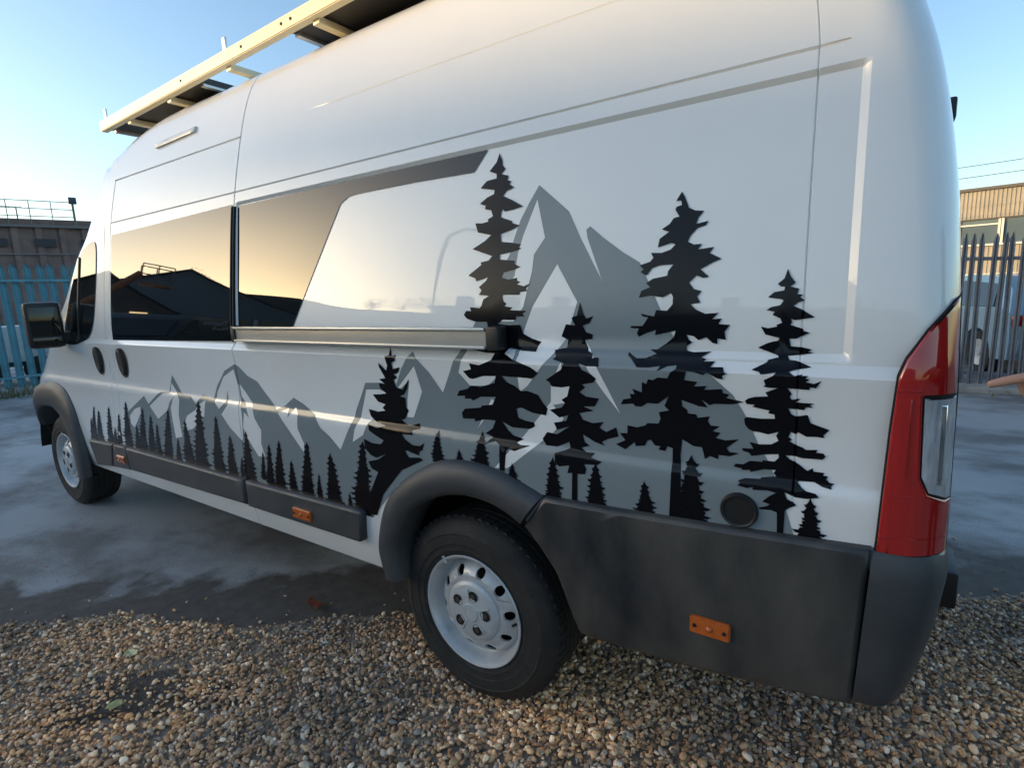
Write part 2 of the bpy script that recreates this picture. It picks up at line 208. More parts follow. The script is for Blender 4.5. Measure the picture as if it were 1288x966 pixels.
t5=[(1.013,1.552),(1.02,1.534),(1.031,1.519),(1.02,1.511),(1.039,1.505),(1.036,1.493),(1.048,1.491),(1.042,1.486),(1.052,1.478),(1.039,1.474),(1.029,1.466),(1.048,1.457),(1.075,1.439),(1.033,1.433),(1.026,1.437),(1.028,1.428),(1.025,1.422),(1.051,1.413),(1.053,1.408),(1.067,1.404),(1.038,1.39),(1.024,1.39),(1.028,1.372),(1.053,1.37),(1.073,1.365),(1.065,1.36),(1.077,1.358),(1.054,1.353),(1.023,1.35),(1.028,1.341),(1.042,1.34),(1.059,1.333),(1.075,1.326),(1.044,1.32),(1.029,1.315),(1.042,1.306),(1.059,1.311),(1.057,1.307),(1.07,1.308),(1.065,1.301),(1.074,1.3),(1.066,1.293),(1.083,1.29),(1.098,1.298),(1.087,1.28),(1.075,1.281),(1.074,1.275),(1.029,1.276),(1.038,1.263),(1.034,1.256),(1.038,1.249),(1.057,1.253),(1.047,1.243),(1.085,1.243),(1.076,1.238),(1.083,1.233),(1.068,1.233),(1.065,1.226),(1.032,1.227),(1.038,1.214),(1.048,1.209),(1.065,1.213),(1.072,1.215),(1.079,1.196),(1.096,1.19),(1.118,1.183),(1.106,1.169),(1.109,1.163),(1.091,1.164),(1.071,1.162),(1.053,1.171),(1.05,1.165),(1.039,1.17),(1.034,1.157),(1.042,1.151),(1.036,1.147),(1.051,1.139),(1.065,1.135),(1.072,1.13),(1.096,1.133),(1.093,1.126),(1.108,1.126),(1.113,1.119),(1.107,1.111),(1.066,1.109),(1.045,1.112),(1.029,1.111),(1.038,1.103),(1.052,1.097),(1.063,1.09),(1.072,1.083),(1.078,1.08),(1.088,1.088),(1.09,1.08),(1.112,1.08),(1.11,1.073),(1.12,1.073),(1.117,1.065),(1.124,1.058),(1.134,1.058),(1.128,1.051),(1.129,1.044),(1.11,1.047),(1.093,1.055),(1.062,1.053),(1.058,1.05),(1.068,1.039),(1.077,1.033),(1.098,1.03),(1.105,1.022),(1.079,1.015),(1.054,1.015),(1.032,1.023),(1.038,1.008),(1.053,1.001),(1.059,0.995),(1.045,0.987),(1.035,0.977),(1.033,0.902),(1.02,0.902),(1.018,0.969),(1.005,0.973),(0.979,0.97),(0.977,0.974),(0.994,0.981),(1.001,0.987),(0.984,0.991),(1.0,1.008),(1.014,1.018),(0.996,1.021),(0.96,1.017),(0.962,1.024),(0.947,1.019),(0.925,1.022),(0.931,1.029),(0.925,1.034),(0.941,1.042),(0.977,1.045),(0.978,1.049),(1.011,1.056),(1.005,1.063),(1.01,1.072),(0.981,1.069),(0.953,1.058),(0.951,1.063),(0.934,1.06),(0.931,1.064),(0.912,1.066),(0.917,1.074),(0.935,1.075),(0.95,1.086),(0.978,1.088),(0.98,1.092),(1.006,1.092),(1.015,1.103),(1.014,1.112),(0.983,1.107),(0.953,1.099),(0.947,1.107),(0.934,1.109),(0.93,1.116),(0.957,1.118),(0.948,1.134),(0.971,1.131),(0.997,1.134),(1.013,1.145),(1.007,1.156),(1.012,1.167),(0.989,1.158),(0.968,1.162),(0.955,1.162),(0.944,1.167),(0.936,1.177),(0.934,1.192),(0.939,1.197),(0.973,1.196),(1.003,1.199),(1.002,1.209),(0.988,1.211),(0.991,1.218),(0.952,1.224),(0.958,1.23),(0.939,1.23),(0.935,1.238),(0.943,1.245),(0.958,1.25),(0.987,1.253),(0.981,1.263),(1.008,1.275),(0.987,1.275),(0.976,1.277),(0.981,1.281),(0.977,1.293),(0.997,1.304),(1.003,1.313),(0.97,1.306),(0.965,1.312),(0.948,1.316),(0.98,1.334),(0.983,1.34),(1.004,1.346),(1.002,1.35),(0.956,1.367),(0.978,1.379),(1.0,1.385),(1.003,1.391),(0.972,1.399),(0.961,1.418),(0.977,1.414),(0.997,1.418),(0.995,1.422),(1.007,1.427),(1.003,1.437),(0.986,1.445),(0.99,1.453),(0.971,1.457),(0.982,1.464),(1.001,1.468),(1.008,1.479),(1.002,1.482),(0.973,1.487),(0.987,1.499),(1.008,1.502),(1.009,1.511),(0.999,1.512),(0.993,1.518),(1.007,1.53)]
SMALL=[(-0.481,0.958,-0.515,0.657,0.085),(-2.669,0.944,-2.725,0.647,0.087),(-2.799,0.858,-2.856,0.646,0.052),(-2.439,0.923,-2.517,0.638,0.081),(-2.346,0.891,-2.397,0.645,0.078),(-2.28,0.845,-2.306,0.642,0.054),(-2.555,0.806,-2.591,0.643,0.059),(-2.112,0.945,-2.194,0.649,0.083),(-2.042,0.784,-2.069,0.652,0.05),(-1.933,0.901,-1.942,0.652,0.085),(-1.755,1.019,-1.815,0.644,0.108),(-1.596,0.955,-1.633,0.65,0.084),(-1.481,0.867,-1.503,0.65,0.072),(-1.639,0.733,-1.657,0.651,0.034),(-1.395,0.767,-1.412,0.656,0.031),(-1.329,0.905,-1.341,0.655,0.075),(-1.201,0.822,-1.22,0.692,0.029),(-1.143,0.864,-1.168,0.669,0.048),(-1.059,0.892,-1.092,0.666,0.06),(-0.98,0.809,-0.986,0.669,0.044),(-0.848,0.91,-0.88,0.669,0.067),(-0.785,0.778,-0.796,0.67,0.029),(-0.694,0.88,-0.694,0.668,0.072),(-0.592,0.723,-0.594,0.655,0.026),(-3.187,0.877,-3.273,0.638,0.052),(-3.12,0.852,-3.174,0.644,0.072),(-3.27,0.786,-3.314,0.639,0.045),(-2.941,0.89,-3.003,0.649,0.068),(-2.891,0.76,-2.929,0.647,0.04),(-0.08,1.046,-0.086,0.946,0.038),(0.018,0.992,0.017,0.958,0.021),(0.113,1.062,0.113,0.947,0.048),(0.238,0.974,0.238,0.923,0.028),(0.39,1.014,0.389,0.886,0.043),(0.534,1.017,0.535,0.891,0.044),(0.682,0.987,0.686,0.89,0.039),(0.806,1.074,0.813,0.894,0.063),(1.088,1.012,1.091,0.894,0.043)]
greyL=[(-2.663,0.885),(-2.394,1.006),(-2.349,0.961),(-2.188,1.046),(-2.096,1.05),(-2.041,1.148),(-1.954,1.054),(-1.846,1.042),(-1.783,1.009),(-1.722,1.06),(-1.618,1.045),(-1.574,1.115),(-1.483,1.197),(-1.379,1.234),(-1.346,1.226),(-1.283,1.182),(-1.206,1.159),(-1.148,1.108),(-1.064,1.04),(-1.001,1.063),(-0.934,1.103),(-0.866,1.081),(-0.782,1.04),(-0.742,0.988),(-0.686,0.959),(-0.624,0.91),(-0.538,1.039),(-0.522,1.083),(-0.453,1.199),(-0.371,1.204),(-0.285,1.199),(-0.243,1.266),(-0.19,1.329),(-0.111,1.259),(-0.055,1.188),(0.006,0.953),(-0.128,0.904),(-0.3,0.814),(-0.459,0.651),(-0.819,0.643),(-1.388,0.643),(-2.036,0.643),(-2.76,0.647)]
greyB=[(-0.055,1.188),(0.043,1.36),(0.207,1.622),(0.22,1.643),(0.234,1.691),(0.255,1.743),(0.285,1.792),(0.318,1.839),(0.424,1.749),(0.465,1.67),(0.542,1.538),(0.487,1.669),(0.483,1.692),(0.495,1.7),(0.538,1.664),(0.599,1.619),(0.648,1.589),(0.699,1.487),(0.747,1.392),(0.845,1.305),(0.907,1.25),(0.936,1.2),(0.967,1.132),(0.991,1.091),(1.03,1.002),(1.06,0.905),(0.914,0.892),(0.658,0.884),(0.371,0.867),(0.223,0.931),(0.006,0.953)]
SNOW=[[(-2.633,0.864),(-2.55,0.913),(-2.466,0.935),(-2.472,0.895),(-2.543,0.831),(-2.593,0.793),(-2.632,0.814)],[(-2.335,0.951),(-2.163,1.034),(-2.083,1.042),(-2.058,1.103),(-1.994,1.045),(-1.961,1.016),(-1.991,0.932),(-1.99,0.858),(-1.983,0.806),(-2.064,0.789),(-2.073,0.887),(-2.073,0.962),(-2.023,1.033),(-2.08,0.992),(-2.118,0.943),(-2.25,0.881)],[(-1.958,0.869),(-1.895,0.934),(-1.792,0.976),(-1.771,1.003),(-1.683,1.034),(-1.709,0.952),(-1.736,0.928),(-1.85,0.866),(-1.911,0.851)],[(-1.592,1.034),(-1.574,1.084),(-1.499,1.166),(-1.395,1.209),(-1.374,1.127),(-1.359,1.054),(-1.344,0.993),(-1.363,0.852),(-1.469,0.914),(-1.535,0.975),(-1.471,1.027),(-1.473,1.052),(-1.479,1.104),(-1.492,1.044),(-1.554,1.0)],[(-1.358,1.138),(-1.308,1.097),(-1.252,1.043),(-1.237,0.982),(-1.193,0.931),(-1.206,0.865),(-1.185,0.804),(-1.241,0.796),(-1.334,0.891),(-1.347,0.93),(-1.323,1.006),(-1.286,0.981),(-1.306,1.039),(-1.354,1.082)],[(-1.046,1.027),(-0.97,1.054),(-0.971,1.012),(-0.921,1.062),(-0.898,1.036),(-0.905,0.97),(-0.869,0.907),(-0.876,0.865)],[(-0.451,1.172),(-0.376,1.177),(-0.329,1.165),(-0.345,1.1),(-0.446,1.042),(-0.475,0.99),(-0.541,0.954),(-0.524,1.006),(-0.497,1.051)],[(-0.277,1.189),(-0.177,1.277),(-0.154,1.184),(-0.204,1.085),(-0.236,1.083),(-0.23,1.151),(-0.21,1.224),(-0.258,1.19)],[(0.314,1.797),(0.346,1.681),(0.309,1.634),(0.304,1.584),(0.276,1.478),(0.24,1.432),(0.165,1.433),(0.21,1.54),(0.24,1.572),(0.25,1.641),(0.267,1.693)],[(0.392,1.6),(0.463,1.488),(0.438,1.407),(0.426,1.378),(0.302,1.236),(0.269,1.212),(0.263,1.316),(0.281,1.407),(0.31,1.477)],[(0.491,1.379),(0.533,1.317),(0.605,1.174),(0.557,1.233),(0.51,1.298)],[(0.385,1.241),(0.423,1.313),(0.434,1.284),(0.457,1.236),(0.449,1.195),(0.38,1.179)],[(0.167,0.953),(0.28,1.074),(0.38,1.189),(0.424,1.142),(0.389,1.097),(0.221,0.961)],[(0.028,1.264),(0.061,1.346),(0.169,1.348),(0.254,1.345),(0.248,1.306),(0.147,1.226),(0.071,1.221)],[(0.156,1.182),(0.175,1.172),(0.092,1.075)]]
glassR=[(-1.349,1.974),(-0.744,1.984),(-0.285,1.986),(0.117,1.986),(0.065,1.915),(-0.208,1.921),(-0.503,1.921),(-0.558,1.917),(-0.605,1.895),(-0.911,1.414),(-1.339,1.405)]
glassS=[(-2.749,1.965),(-1.382,1.984),(-1.372,1.345),(-2.758,1.33)]
# ------------------------------------------------------------------ ground
def ground_mat():
    m = bpy.data.materials.new('wet_asphalt'); m.use_nodes = True; n = m.node_tree; b = n.nodes['Principled BSDF']
    tc = n.nodes.new('ShaderNodeTexCoord')
    def noise(sc, det, vec=None, rough=.55):
        t = n.nodes.new('ShaderNodeTexNoise'); t.inputs['Scale'].default_value = sc; t.inputs['Detail'].default_value = det; t.inputs['Roughness'].default_value = rough
        n.links.new(vec if vec else tc.outputs['Object'], t.inputs['Vector']); return t.outputs['Fac']
    mp = n.nodes.new('ShaderNodeMapping'); mp.inputs['Scale'].default_value = (.85, 1.25, 1); mp.inputs['Rotation'].default_value = (0, 0, R(-30)); n.links.new(tc.outputs['Object'], mp.inputs['Vector'])
    patch_n = noise(1.0, 9, mp.outputs['Vector'], .62)
    r1 = n.nodes.new('ShaderNodeValToRGB'); e = r1.color_ramp.elements
    e[0].position = .40; e[0].color = (.20, .185, .175, 1); e[1].position = .56; e[1].color = (.42, .42, .425, 1)
    n.links.new(patch_n, r1.inputs['Fac'])
    fine = noise(120, 6, rough=.75); r2 = n.nodes.new('ShaderNodeValToRGB'); r2.color_ramp.elements[0].position = .3; r2.color_ramp.elements[1].position = .75
    r2.color_ramp.elements[0].color = (.45, .45, .45, 1); r2.color_ramp.elements[1].color = (1.5, 1.47, 1.42, 1); n.links.new(fine, r2.inputs['Fac'])
    mx = n.nodes.new('ShaderNodeMix'); mx.data_type = 'RGBA'; mx.blend_type = 'MULTIPLY'; mx.inputs[0].default_value = 1
    n.links.new(r1.outputs['Color'], mx.inputs[6]); n.links.new(r2.outputs['Color'], mx.inputs[7])
    big = noise(.35, 4); r3 = n.nodes.new('ShaderNodeValToRGB'); r3.color_ramp.elements[0].position = .35; r3.color_ramp.elements[1].position = .7
    r3.color_ramp.elements[0].color = (.8, .8, .82, 1); r3.color_ramp.elements[1].color = (1.15, 1.12, 1.08, 1); n.links.new(big, r3.inputs['Fac'])
    mx2 = n.nodes.new('ShaderNodeMix'); mx2.data_type = 'RGBA'; mx2.blend_type = 'MULTIPLY'; mx2.inputs[0].default_value = 1
    n.links.new(mx.outputs[2], mx2.inputs[6]); n.links.new(r3.outputs['Color'], mx2.inputs[7])
    # trodden dirt carried out of the gravel on to the asphalt
    sx = n.nodes.new('ShaderNodeSeparateXYZ'); n.links.new(tc.outputs['Object'], sx.inputs[0])
    def math_(op, a_, b_2):
        t = n.nodes.new('ShaderNodeMath'); t.operation = op
        for i, v in enumerate((a_, b_2)):
            if isinstance(v, (int, float)): t.inputs[i].default_value = v
            else: n.links.new(v, t.inputs[i])
        return t.outputs[0]
    d0 = math_('SUBTRACT', math_('SUBTRACT', sx.outputs['Y'], math_('MULTIPLY', sx.outputs['X'], .69)), .767)
    d1 = math_('ADD', d0, math_('MULTIPLY', math_('SUBTRACT', noise(2.2, 6), .5), 1.5))
    dm = n.nodes.new('ShaderNodeMapRange'); dm.interpolation_type = 'SMOOTHSTEP'; dm.inputs['From Min'].default_value = .62; dm.inputs['From Max'].default_value = .36; n.links.new(d1, dm.inputs['Value'])
    dirt = n.nodes.new('ShaderNodeValToRGB'); dirt.color_ramp.elements[0].position = .3; dirt.color_ramp.elements[1].position = .7
    dirt.color_ramp.elements[0].color = (.060, .048, .040, 1); dirt.color_ramp.elements[1].color = (.125, .103, .088, 1); n.links.new(noise(14, 8, rough=.7), dirt.inputs['Fac'])
    mx3 = n.nodes.new('ShaderNodeMix'); mx3.data_type = 'RGBA'; n.links.new(dm.outputs['Result'], mx3.inputs[0]); n.links.new(mx2.outputs[2], mx3.inputs[6]); n.links.new(dirt.outputs['Color'], mx3.inputs[7])
    n.links.new(mx3.outputs[2], b.inputs['Base Color'])
    rr = n.nodes.new('ShaderNodeMapRange'); rr.inputs['From Min'].default_value = .38; rr.inputs['From Max'].default_value = .6; rr.inputs['To Min'].default_value = .62; rr.inputs['To Max'].default_value = .50
    n.links.new(patch_n, rr.inputs['Value']); n.links.new(math_('MAXIMUM', rr.outputs['Result'], math_('MULTIPLY', dm.outputs['Result'], .75)), b.inputs['Roughness'])
    bp = n.nodes.new('ShaderNodeBump'); bp.inputs['Strength'].default_value = .6; bp.inputs['Distance'].default_value = .004
    n.links.new(fine, bp.inputs['Height']); n.links.new(bp.outputs['Normal'], b.inputs['Normal'])
    return m
M_asph = ground_mat()
M_bed = mat('gravel_bed', (.40, .32, .24), .9, col2=(.15, .12, .09), vscale=26, bump=.8, bscale=90, detail=6)
S = 900
tag(mesh('ground', [(-S, -S, 0), (S, -S, 0), (S, S, 0), (-S, S, 0)], [(0, 1, 2, 3)], M_asph), kind='structure')
def edge_y(x):                                    # line where the gravel gives way to the asphalt
    return .767+.69*x+.07*math.sin(x*2.3+.6)+.04*math.sin(x*6.1)+.02*math.sin(x*13.7+2)
ex = [-16+.1*i for i in range(320)]
V = [(x, edge_y(x), .004) for x in ex]+[(x, -15, .004) for x in ex]; N = len(ex)
V = [(x, max(y, -15.0), z) for x, y, z in V]
tag(mesh('gravel_bed', V, [(i+N, i+1+N, i+1, i) for i in range(N-1)], M_bed), kind='structure')
M_mud = mat('mud', (.10, .075, .055), .7, col2=(.045, .034, .025), vscale=24, bump=1.0, bscale=70, detail=7)
V = []; nn_ = 40
for i in range(nn_):
    a = 2*math.pi*i/nn_; rr = 1+.25*math.sin(3*a+.5)+.18*math.sin(7*a)+.1*math.sin(13*a+2)
    V.append((-1.13+.30*rr*math.cos(a)+.10*rr*math.sin(a), -.66+.20*rr*math.sin(a)+.12*rr*math.cos(a), .0085))
tag(mesh('mud_hollow', V, [tuple(range(nn_))], M_mud), kind='structure')
# pebbles: one mesh, every stone with its own shape and colour
def ico(sub):
    bm = bmesh.new(); bmesh.ops.create_icosphere(bm, subdivisions=sub, radius=1)
    bm.verts.ensure_lookup_table(); v = np.array([x.co[:] for x in bm.verts]); fa = np.array([[q.index for q in x.verts] for x in bm.faces]); bm.free(); return v, fa
def scatter(n_m2, x0, x1, y0, y1):
    n = int(n_m2*(x1-x0)*(y1-y0)); return np.stack([rng.uniform(x0, x1, n), rng.uniform(y0, y1, n)], 1)
P = scatter(6800, -3.6, 2.9, -1.75, 2.9)
ey = np.array([edge_y(x) for x in P[:, 0]])
dist = np.hypot(P[:, 0]-1.22, P[:, 1]+1.40)
gap = ey-P[:, 1]
soil = np.exp(-(((P[:, 0]+1.13)/.24)**2+((P[:, 1]+.68)/.15)**2))+.9*np.exp(-(((P[:, 0]+.98)/.20)**2+((P[:, 1]+.26)/.05)**2))+.8*np.exp(-(((P[:, 0]+1.2)/.12)**2+((P[:, 1]+.5)/.10)**2))
keep = (gap > -.02+.05*rng.random(len(P)))
keep &= rng.random(len(P)) > .80*soil
keep &= rng.random(len(P)) < np.clip(.45+gap*4, .3, 1)
stray = (gap < 0) & (gap > -1.0) & (rng.random(len(P)) < .012*np.exp(gap*4))
keep |= stray
# only the area in and round the view
fwd = np.array([math.sin(YAW), math.cos(YAW)]); rel = P-np.array([1.22, -1.40]); dep = rel@fwd; lat = rel@np.array([math.cos(YAW), -math.sin(YAW)])
keep &= (dep > .35) & (np.abs(lat) < dep*1.05+.75)
P = P[keep]; dist = dist[keep]; st = stray[keep]
pal = np.array([(.30, .20, .12), (.36, .26, .17), (.22, .15, .095), (.44, .37, .29), (.52, .46, .38), (.17, .15, .135), (.25, .24, .235), (.11, .085, .065), (.33, .22, .13), (.40, .30, .19), (.60, .55, .47), (.27, .19, .14)])
wts = np.array([.14, .13, .12, .11, .06, .08, .07, .06, .08, .08, .03, .04])
vA, fA = ico(2); vB, fB = ico(1)
def build_stones(idx, v0, f0):
    n = len(idx); k = len(v0)
    sz = np.clip(np.exp(rng.normal(math.log(.0076), .32, n)), .0038, .0160)
    sc = np.stack([sz*rng.uniform(.9, 1.5, n), sz*rng.uniform(.75, 1.05, n), sz*rng.uniform(.45, .8, n)], 1)
    W = v0[None]*(1+.0*rng.random((n, 1, 1)))
    for _ in range(4):                           # flatten against random planes: rounded, broken pebbles
        d = rng.normal(size=(n, 1, 3)); d /= np.linalg.norm(d, axis=2, keepdims=True)
        h = np.sum(W*d, 2, keepdims=True); lim = rng.uniform(.45, .9, (n, 1, 1))
        W = W-np.maximum(h-lim, 0)*d*.85
    W = W*(1+.10*rng.normal(size=(n, k, 1)).clip(-1.5, 1.5)*.6)
    W = W*sc[:, None, :]
    a, b_, c = rng.uniform(0, 6.28, n), rng.normal(0, .5, n), rng.normal(0, .5, n)
    def rot(W, ang, i, j):
        C_, S_ = np.cos(ang)[:, None], np.sin(ang)[:, None]; x = W[:, :, i].copy(); y = W[:, :, j].copy()
        W[:, :, i] = C_*x-S_*y; W[:, :, j] = S_*x+C_*y
    rot(W, b_, 0, 2); rot(W, c, 1, 2); rot(W, a, 0, 1)
    z = np.where(st[idx], sc[:, 2]*.6, .004+rng.random(n)**1.3*.016)
    W += np.stack([P[idx, 0], P[idx, 1], z], 1)[:, None, :]
    colr = pal[rng.choice(len(pal), n, p=wts/wts.sum())]*rng.uniform(.75, 1.2, (n, 1))*np.array([2.45, 2.05, 1.72])
    lf = np.sin(P[idx, 0]*3.1+1.3*np.sin(P[idx, 1]*2.7))+np.sin(P[idx, 1]*4.3+P[idx, 0]*1.9+.8)+.7*np.sin(P[idx, 0]*8.3-P[idx, 1]*6.1)
    colr = colr*np.clip(.92+.13*lf, .55, 1.25)[:, None]*np.stack([1+.03*lf, np.ones(n), 1-.05*lf], 1)
    F = f0[None]+(np.arange(n)*k)[:, None, None]
    return W.reshape(-1, 3), F.reshape(-1, 3), np.repeat(colr, k, 0)
near = np.where(dist < 2.3)[0]; far = np.where(dist >= 2.3)[0]
a1 = build_stones(near, vA, fA); a2 = build_stones(far, vB, fB)
VV = np.concatenate([a1[0], a2[0]]); FF = np.concatenate([a1[1], a2[1]+len(a1[0])]); CC = np.concatenate([a1[2], a2[2]])
me = bpy.data.meshes.new('gravel'); me.vertices.add(len(VV)); me.vertices.foreach_set('co', VV.astype(np.float32).ravel())
me.loops.add(FF.size); me.loops.foreach_set('vertex_index', FF.astype(np.int32).ravel())
me.polygons.add(len(FF)); me.polygons.foreach_set('loop_start', (np.arange(len(FF))*3).astype(np.int32))
me.polygons.foreach_set('use_smooth', np.ones(len(FF), bool)); me.update(calc_edges=True)
at = me.attributes.new('tint', 'FLOAT_COLOR', 'POINT'); at.data.foreach_set('color', np.concatenate([CC, np.ones((len(CC), 1))], 1).astype(np.float32).ravel())
ms = bpy.data.materials.new('pebble'); ms.use_nodes = True; n_ = ms.node_tree; b_ = n_.nodes['Principled BSDF']; b_.inputs['Roughness'].default_value = .6
an = n_.nodes.new('ShaderNodeAttribute'); an.attribute_name = 'tint'
tx = n_.nodes.new('ShaderNodeTexCoord'); nz = n_.nodes.new('ShaderNodeTexNoise'); nz.inputs['Scale'].default_value = 130; nz.inputs['Detail'].default_value = 4; n_.links.new(tx.outputs['Object'], nz.inputs['Vector'])
rp = n_.nodes.new('ShaderNodeValToRGB'); rp.color_ramp.elements[0].color = (.6, .58, .56, 1); rp.color_ramp.elements[1].color = (1.2, 1.18, 1.15, 1); n_.links.new(nz.outputs['Fac'], rp.inputs['Fac'])
mx = n_.nodes.new('ShaderNodeMix'); mx.data_type = 'RGBA'; mx.blend_type = 'MULTIPLY'; mx.inputs[0].default_value = 1
n_.links.new(an.outputs['Color'], mx.inputs[6]); n_.links.new(rp.outputs['Color'], mx.inputs[7]); n_.links.new(mx.outputs[2], b_.inputs['Base Color'])
me.materials.append(ms)
gr = bpy.data.objects.new('gravel', me); COL.objects.link(gr)
tag(gr, 'loose tan and grey pebble gravel spread under the camper van', 'gravel', kind='stuff')
print('stones', len(near), len(far), 'tris', len(FF))
# ------------------------------------------------------------------ camper van
SEAM_A, SEAM_B, SEAM_C = -2.775, -1.372, 1.050
def groove(x, z):
    g = 0.0
    def v(d, w, dep): return max(0.0, 1-abs(d)/w)*dep
    if z < 2.30: g = max(g, v(x-SEAM_A, .005, .012))
    g = max(g, v(x-SEAM_B, .005, .012 if z < 2.30 else .005))
    if z > 1.0: g = max(g, v(x-SEAM_C, .003, .004))
    if SEAM_A < x < 1.09: g = max(g, v(z-2.040, .004, .008))
    if SEAM_A < x < SEAM_B: g = max(g, v(z-2.298, .005, .010))
    if -.85 < x < .95: g = max(g, v(z-2.312, .004, .0022))
    if z < 2.02: g = max(g, v(x+2.862, .005, .010))
    return g
def ysg(x, z): return ysurf(x, z)+groove(x, z)
van = empty('camper_van', (-1.85, 1.02, 0), 'white high-roof camper van with black pine and grey mountain graphics along its side', 'van')
XW = (0.0, -4.035); ZW = .36
ARCH = ((.03, .435, .530), (-4.035, .46, .490))      # centre, half width, height of the cut-outs
def arch_z(x, z):
    if x > .47 and z < 1.0:
        zb = .62 if x < 1.161 else .86
        return zb+(z-.405)*(1.0-zb)/(1.0-.405)
    for xc, ax, az in ARCH:
        if abs(x-xc) < ax:
            zb = max(.405, ZW+az*math.sqrt(1-((x-xc)/ax)**2))
            if z < 1.0: return zb+(z-.405)*(1.0-zb)/(1.0-.405)
    return z
rows = set([.405, .43]+[round(.465+.045*i, 4) for i in range(47)])
def sp(lst, c, w): lst.update([round(c-w*2.2, 4), round(c-w, 4), round(c, 4), round(c+w, 4), round(c+w*2.2, 4)])
rows.update([1.0, 1.025, 1.043, 1.06, 1.305, 1.315, 1.332, 1.338, 1.347, 1.356, 1.978, 1.985, 1.992])
for c, w in ((2.040, .004), (2.298, .005), (2.312, .004)): sp(rows, c, w)
rows = sorted(z for z in rows if z <= 2.55)
rows = [z for i, z in enumerate(rows) if i == 0 or z-rows[i-1] > .0015]+[2.575, 2.60, 2.62, 2.64, 2.66, 2.675, 2.69, 2.705, 2.72, 2.73, 2.738, 2.745]
colsx = set(round(-2.95+.07*i, 4) for i in range(60))
for c, w in ((SEAM_A, .005), (SEAM_B, .005), (SEAM_C, .003), (-2.862, .005)): sp(colsx, c, w)
colsx.update([1.135, 1.143, 1.152, 1.16, -1.36, -1.353, -1.345]+[round(.03+.435*math.cos(R(a)), 4) for a in range(0, 181, 6)]+[.47, -.41])
colsx = sorted((x for x in colsx if -2.95 <= x <= 1.16), reverse=True)
colsx = [x for i, x in enumerate(colsx) if i == 0 or colsx[i-1]-x > .0015]
NF = 44; NR = 9
def grid_point(ci, z):
    """column index -> point on the left side: rear centre line, corner, side, nose, front centre line"""
    xr = XR(z)
    if ci < 5:                                         # rear face
        t = ci/5; y = YC+(Yp(z)+CR-YC)*t; return (xr, max(y, min(YC, Yp(z)+CR)) if Yp(z)+CR < YC else YC, arch_z(1.2, z))
    ci -= 5
    if ci < NR:
        a = R(90*(1-ci/NR)); x = xr-CR+CR*math.sin(a); za = arch_z(1.2, z); return (x, min(YC, Yp(za)+CR*(1-math.cos(a))), za)
    ci -= NR
    if ci < len(colsx):
        xn = colsx[ci]; x = xn
        base = 1.16 if z < 2.06 else .6
        top = xr-CR
        b0 = min(1.06, top-.15)
        if z >= 2.06 and xn > b0: x = b0+(xn-b0)*(top-.002-b0)/(1.16-b0)
        if xn < -1.45:
            k = min(1.0, (-1.45-(XE(z)+.22))/(2.95-1.45)); x = -1.45+(xn+1.45)*k
        za = arch_z(x, z)
        return (x, min(YC, ysurf(x, za)+groove(xn, z)), za)
    ci -= len(colsx)
    s = (ci+1)/NF; s = 1-(1-s)**1.5 if s > 0 else 0
    k = min(1.0, (-1.45-(XE(z)+.22))/(2.95-1.45)); xa = -1.45+(-2.95+1.45)*k
    x = xa+(XE(z)-xa)*s; za = arch_z(x, z)
    return (x, min(YC, ysurf(x, za)), za)
NC_ = 5+NR+len(colsx)+NF
GV = [[grid_point(c, z) for c in range(NC_)] for z in rows]
def grid_faces(test):
    idx = {}; V = []; F = []
    def vi(r_, c_):
        if (r_, c_) not in idx: idx[(r_, c_)] = len(V); V.append(GV[r_][c_])
        return idx[(r_, c_)]
    for r_ in range(len(rows)-1):
        for c_ in range(NC_-1):
            q = [GV[r_][c_], GV[r_][c_+1], GV[r_+1][c_+1], GV[r_+1][c_]]
            cx = sum(p[0] for p in q)/4; cz = sum(p[2] for p in q)/4; cy = sum(p[1] for p in q)/4
            if test(cx, cy, cz): F.append((vi(r_, c_), vi(r_, c_+1), vi(r_+1, c_+1), vi(r_+1, c_)))
    return V, F
def in_slider(x, y, z): return SEAM_A < x < SEAM_B and z < 2.298 and y < .5
def in_cab(x, y, z): return -3.74 < x < -2.862 and .47 < z < 2.0 and y < .3
def in_wscr(x, y, z): return x < -3.3 and 1.40 < z < 2.12 and y > .16 and not in_cab(x, y, z)
def in_rear(x, y, z): return x > 1.0 and y > .23 and z < 2.35
V, F = grid_faces(lambda x, y, z: not (in_slider(x, y, z) or in_cab(x, y, z) or in_wscr(x, y, z) or in_rear(x, y, z)))
V2, F2 = grid_faces(lambda x, y, z: not (in_wscr(x, y, z) or in_rear(x, y, z)))
nv = len(V); V = V+[(x, 2*YC-y, z) for x, y, z in V2]; F = F+[tuple(i+nv for i in f_[::-1]) for f_ in F2]
body = mesh('body', V, F, M_paint, van, True, 28)
V, F = grid_faces(in_slider); sdoor = mesh('sliding_door', V, F, M_paint, van, True, 28)
V, F = grid_faces(in_cab); cdoor = mesh('cab_door', V, F, M_paint, van, True, 28)
V, F = grid_faces(in_wscr); nv = len(V); V = V+[(x, 2*YC-y, z) for x, y, z in V]; F = F+[tuple(i+nv for i in f_[::-1]) for f_ in F]
mesh('windscreen', V, F, M_glass, van)
V, F = grid_faces(in_rear); mesh('rear_door', V, F, M_paint, van); mesh('rear_door', [(x, 2*YC-y, z) for x, y, z in V], [f_[::-1] for f_ in F], M_paint, van)
SPX = sorted([SEAM_A-.005, SEAM_A, SEAM_A+.005, SEAM_B-.005, SEAM_B, SEAM_B+.005, SEAM_C-.003, SEAM_C, SEAM_C+.003, 1.135, 1.143, 1.152])
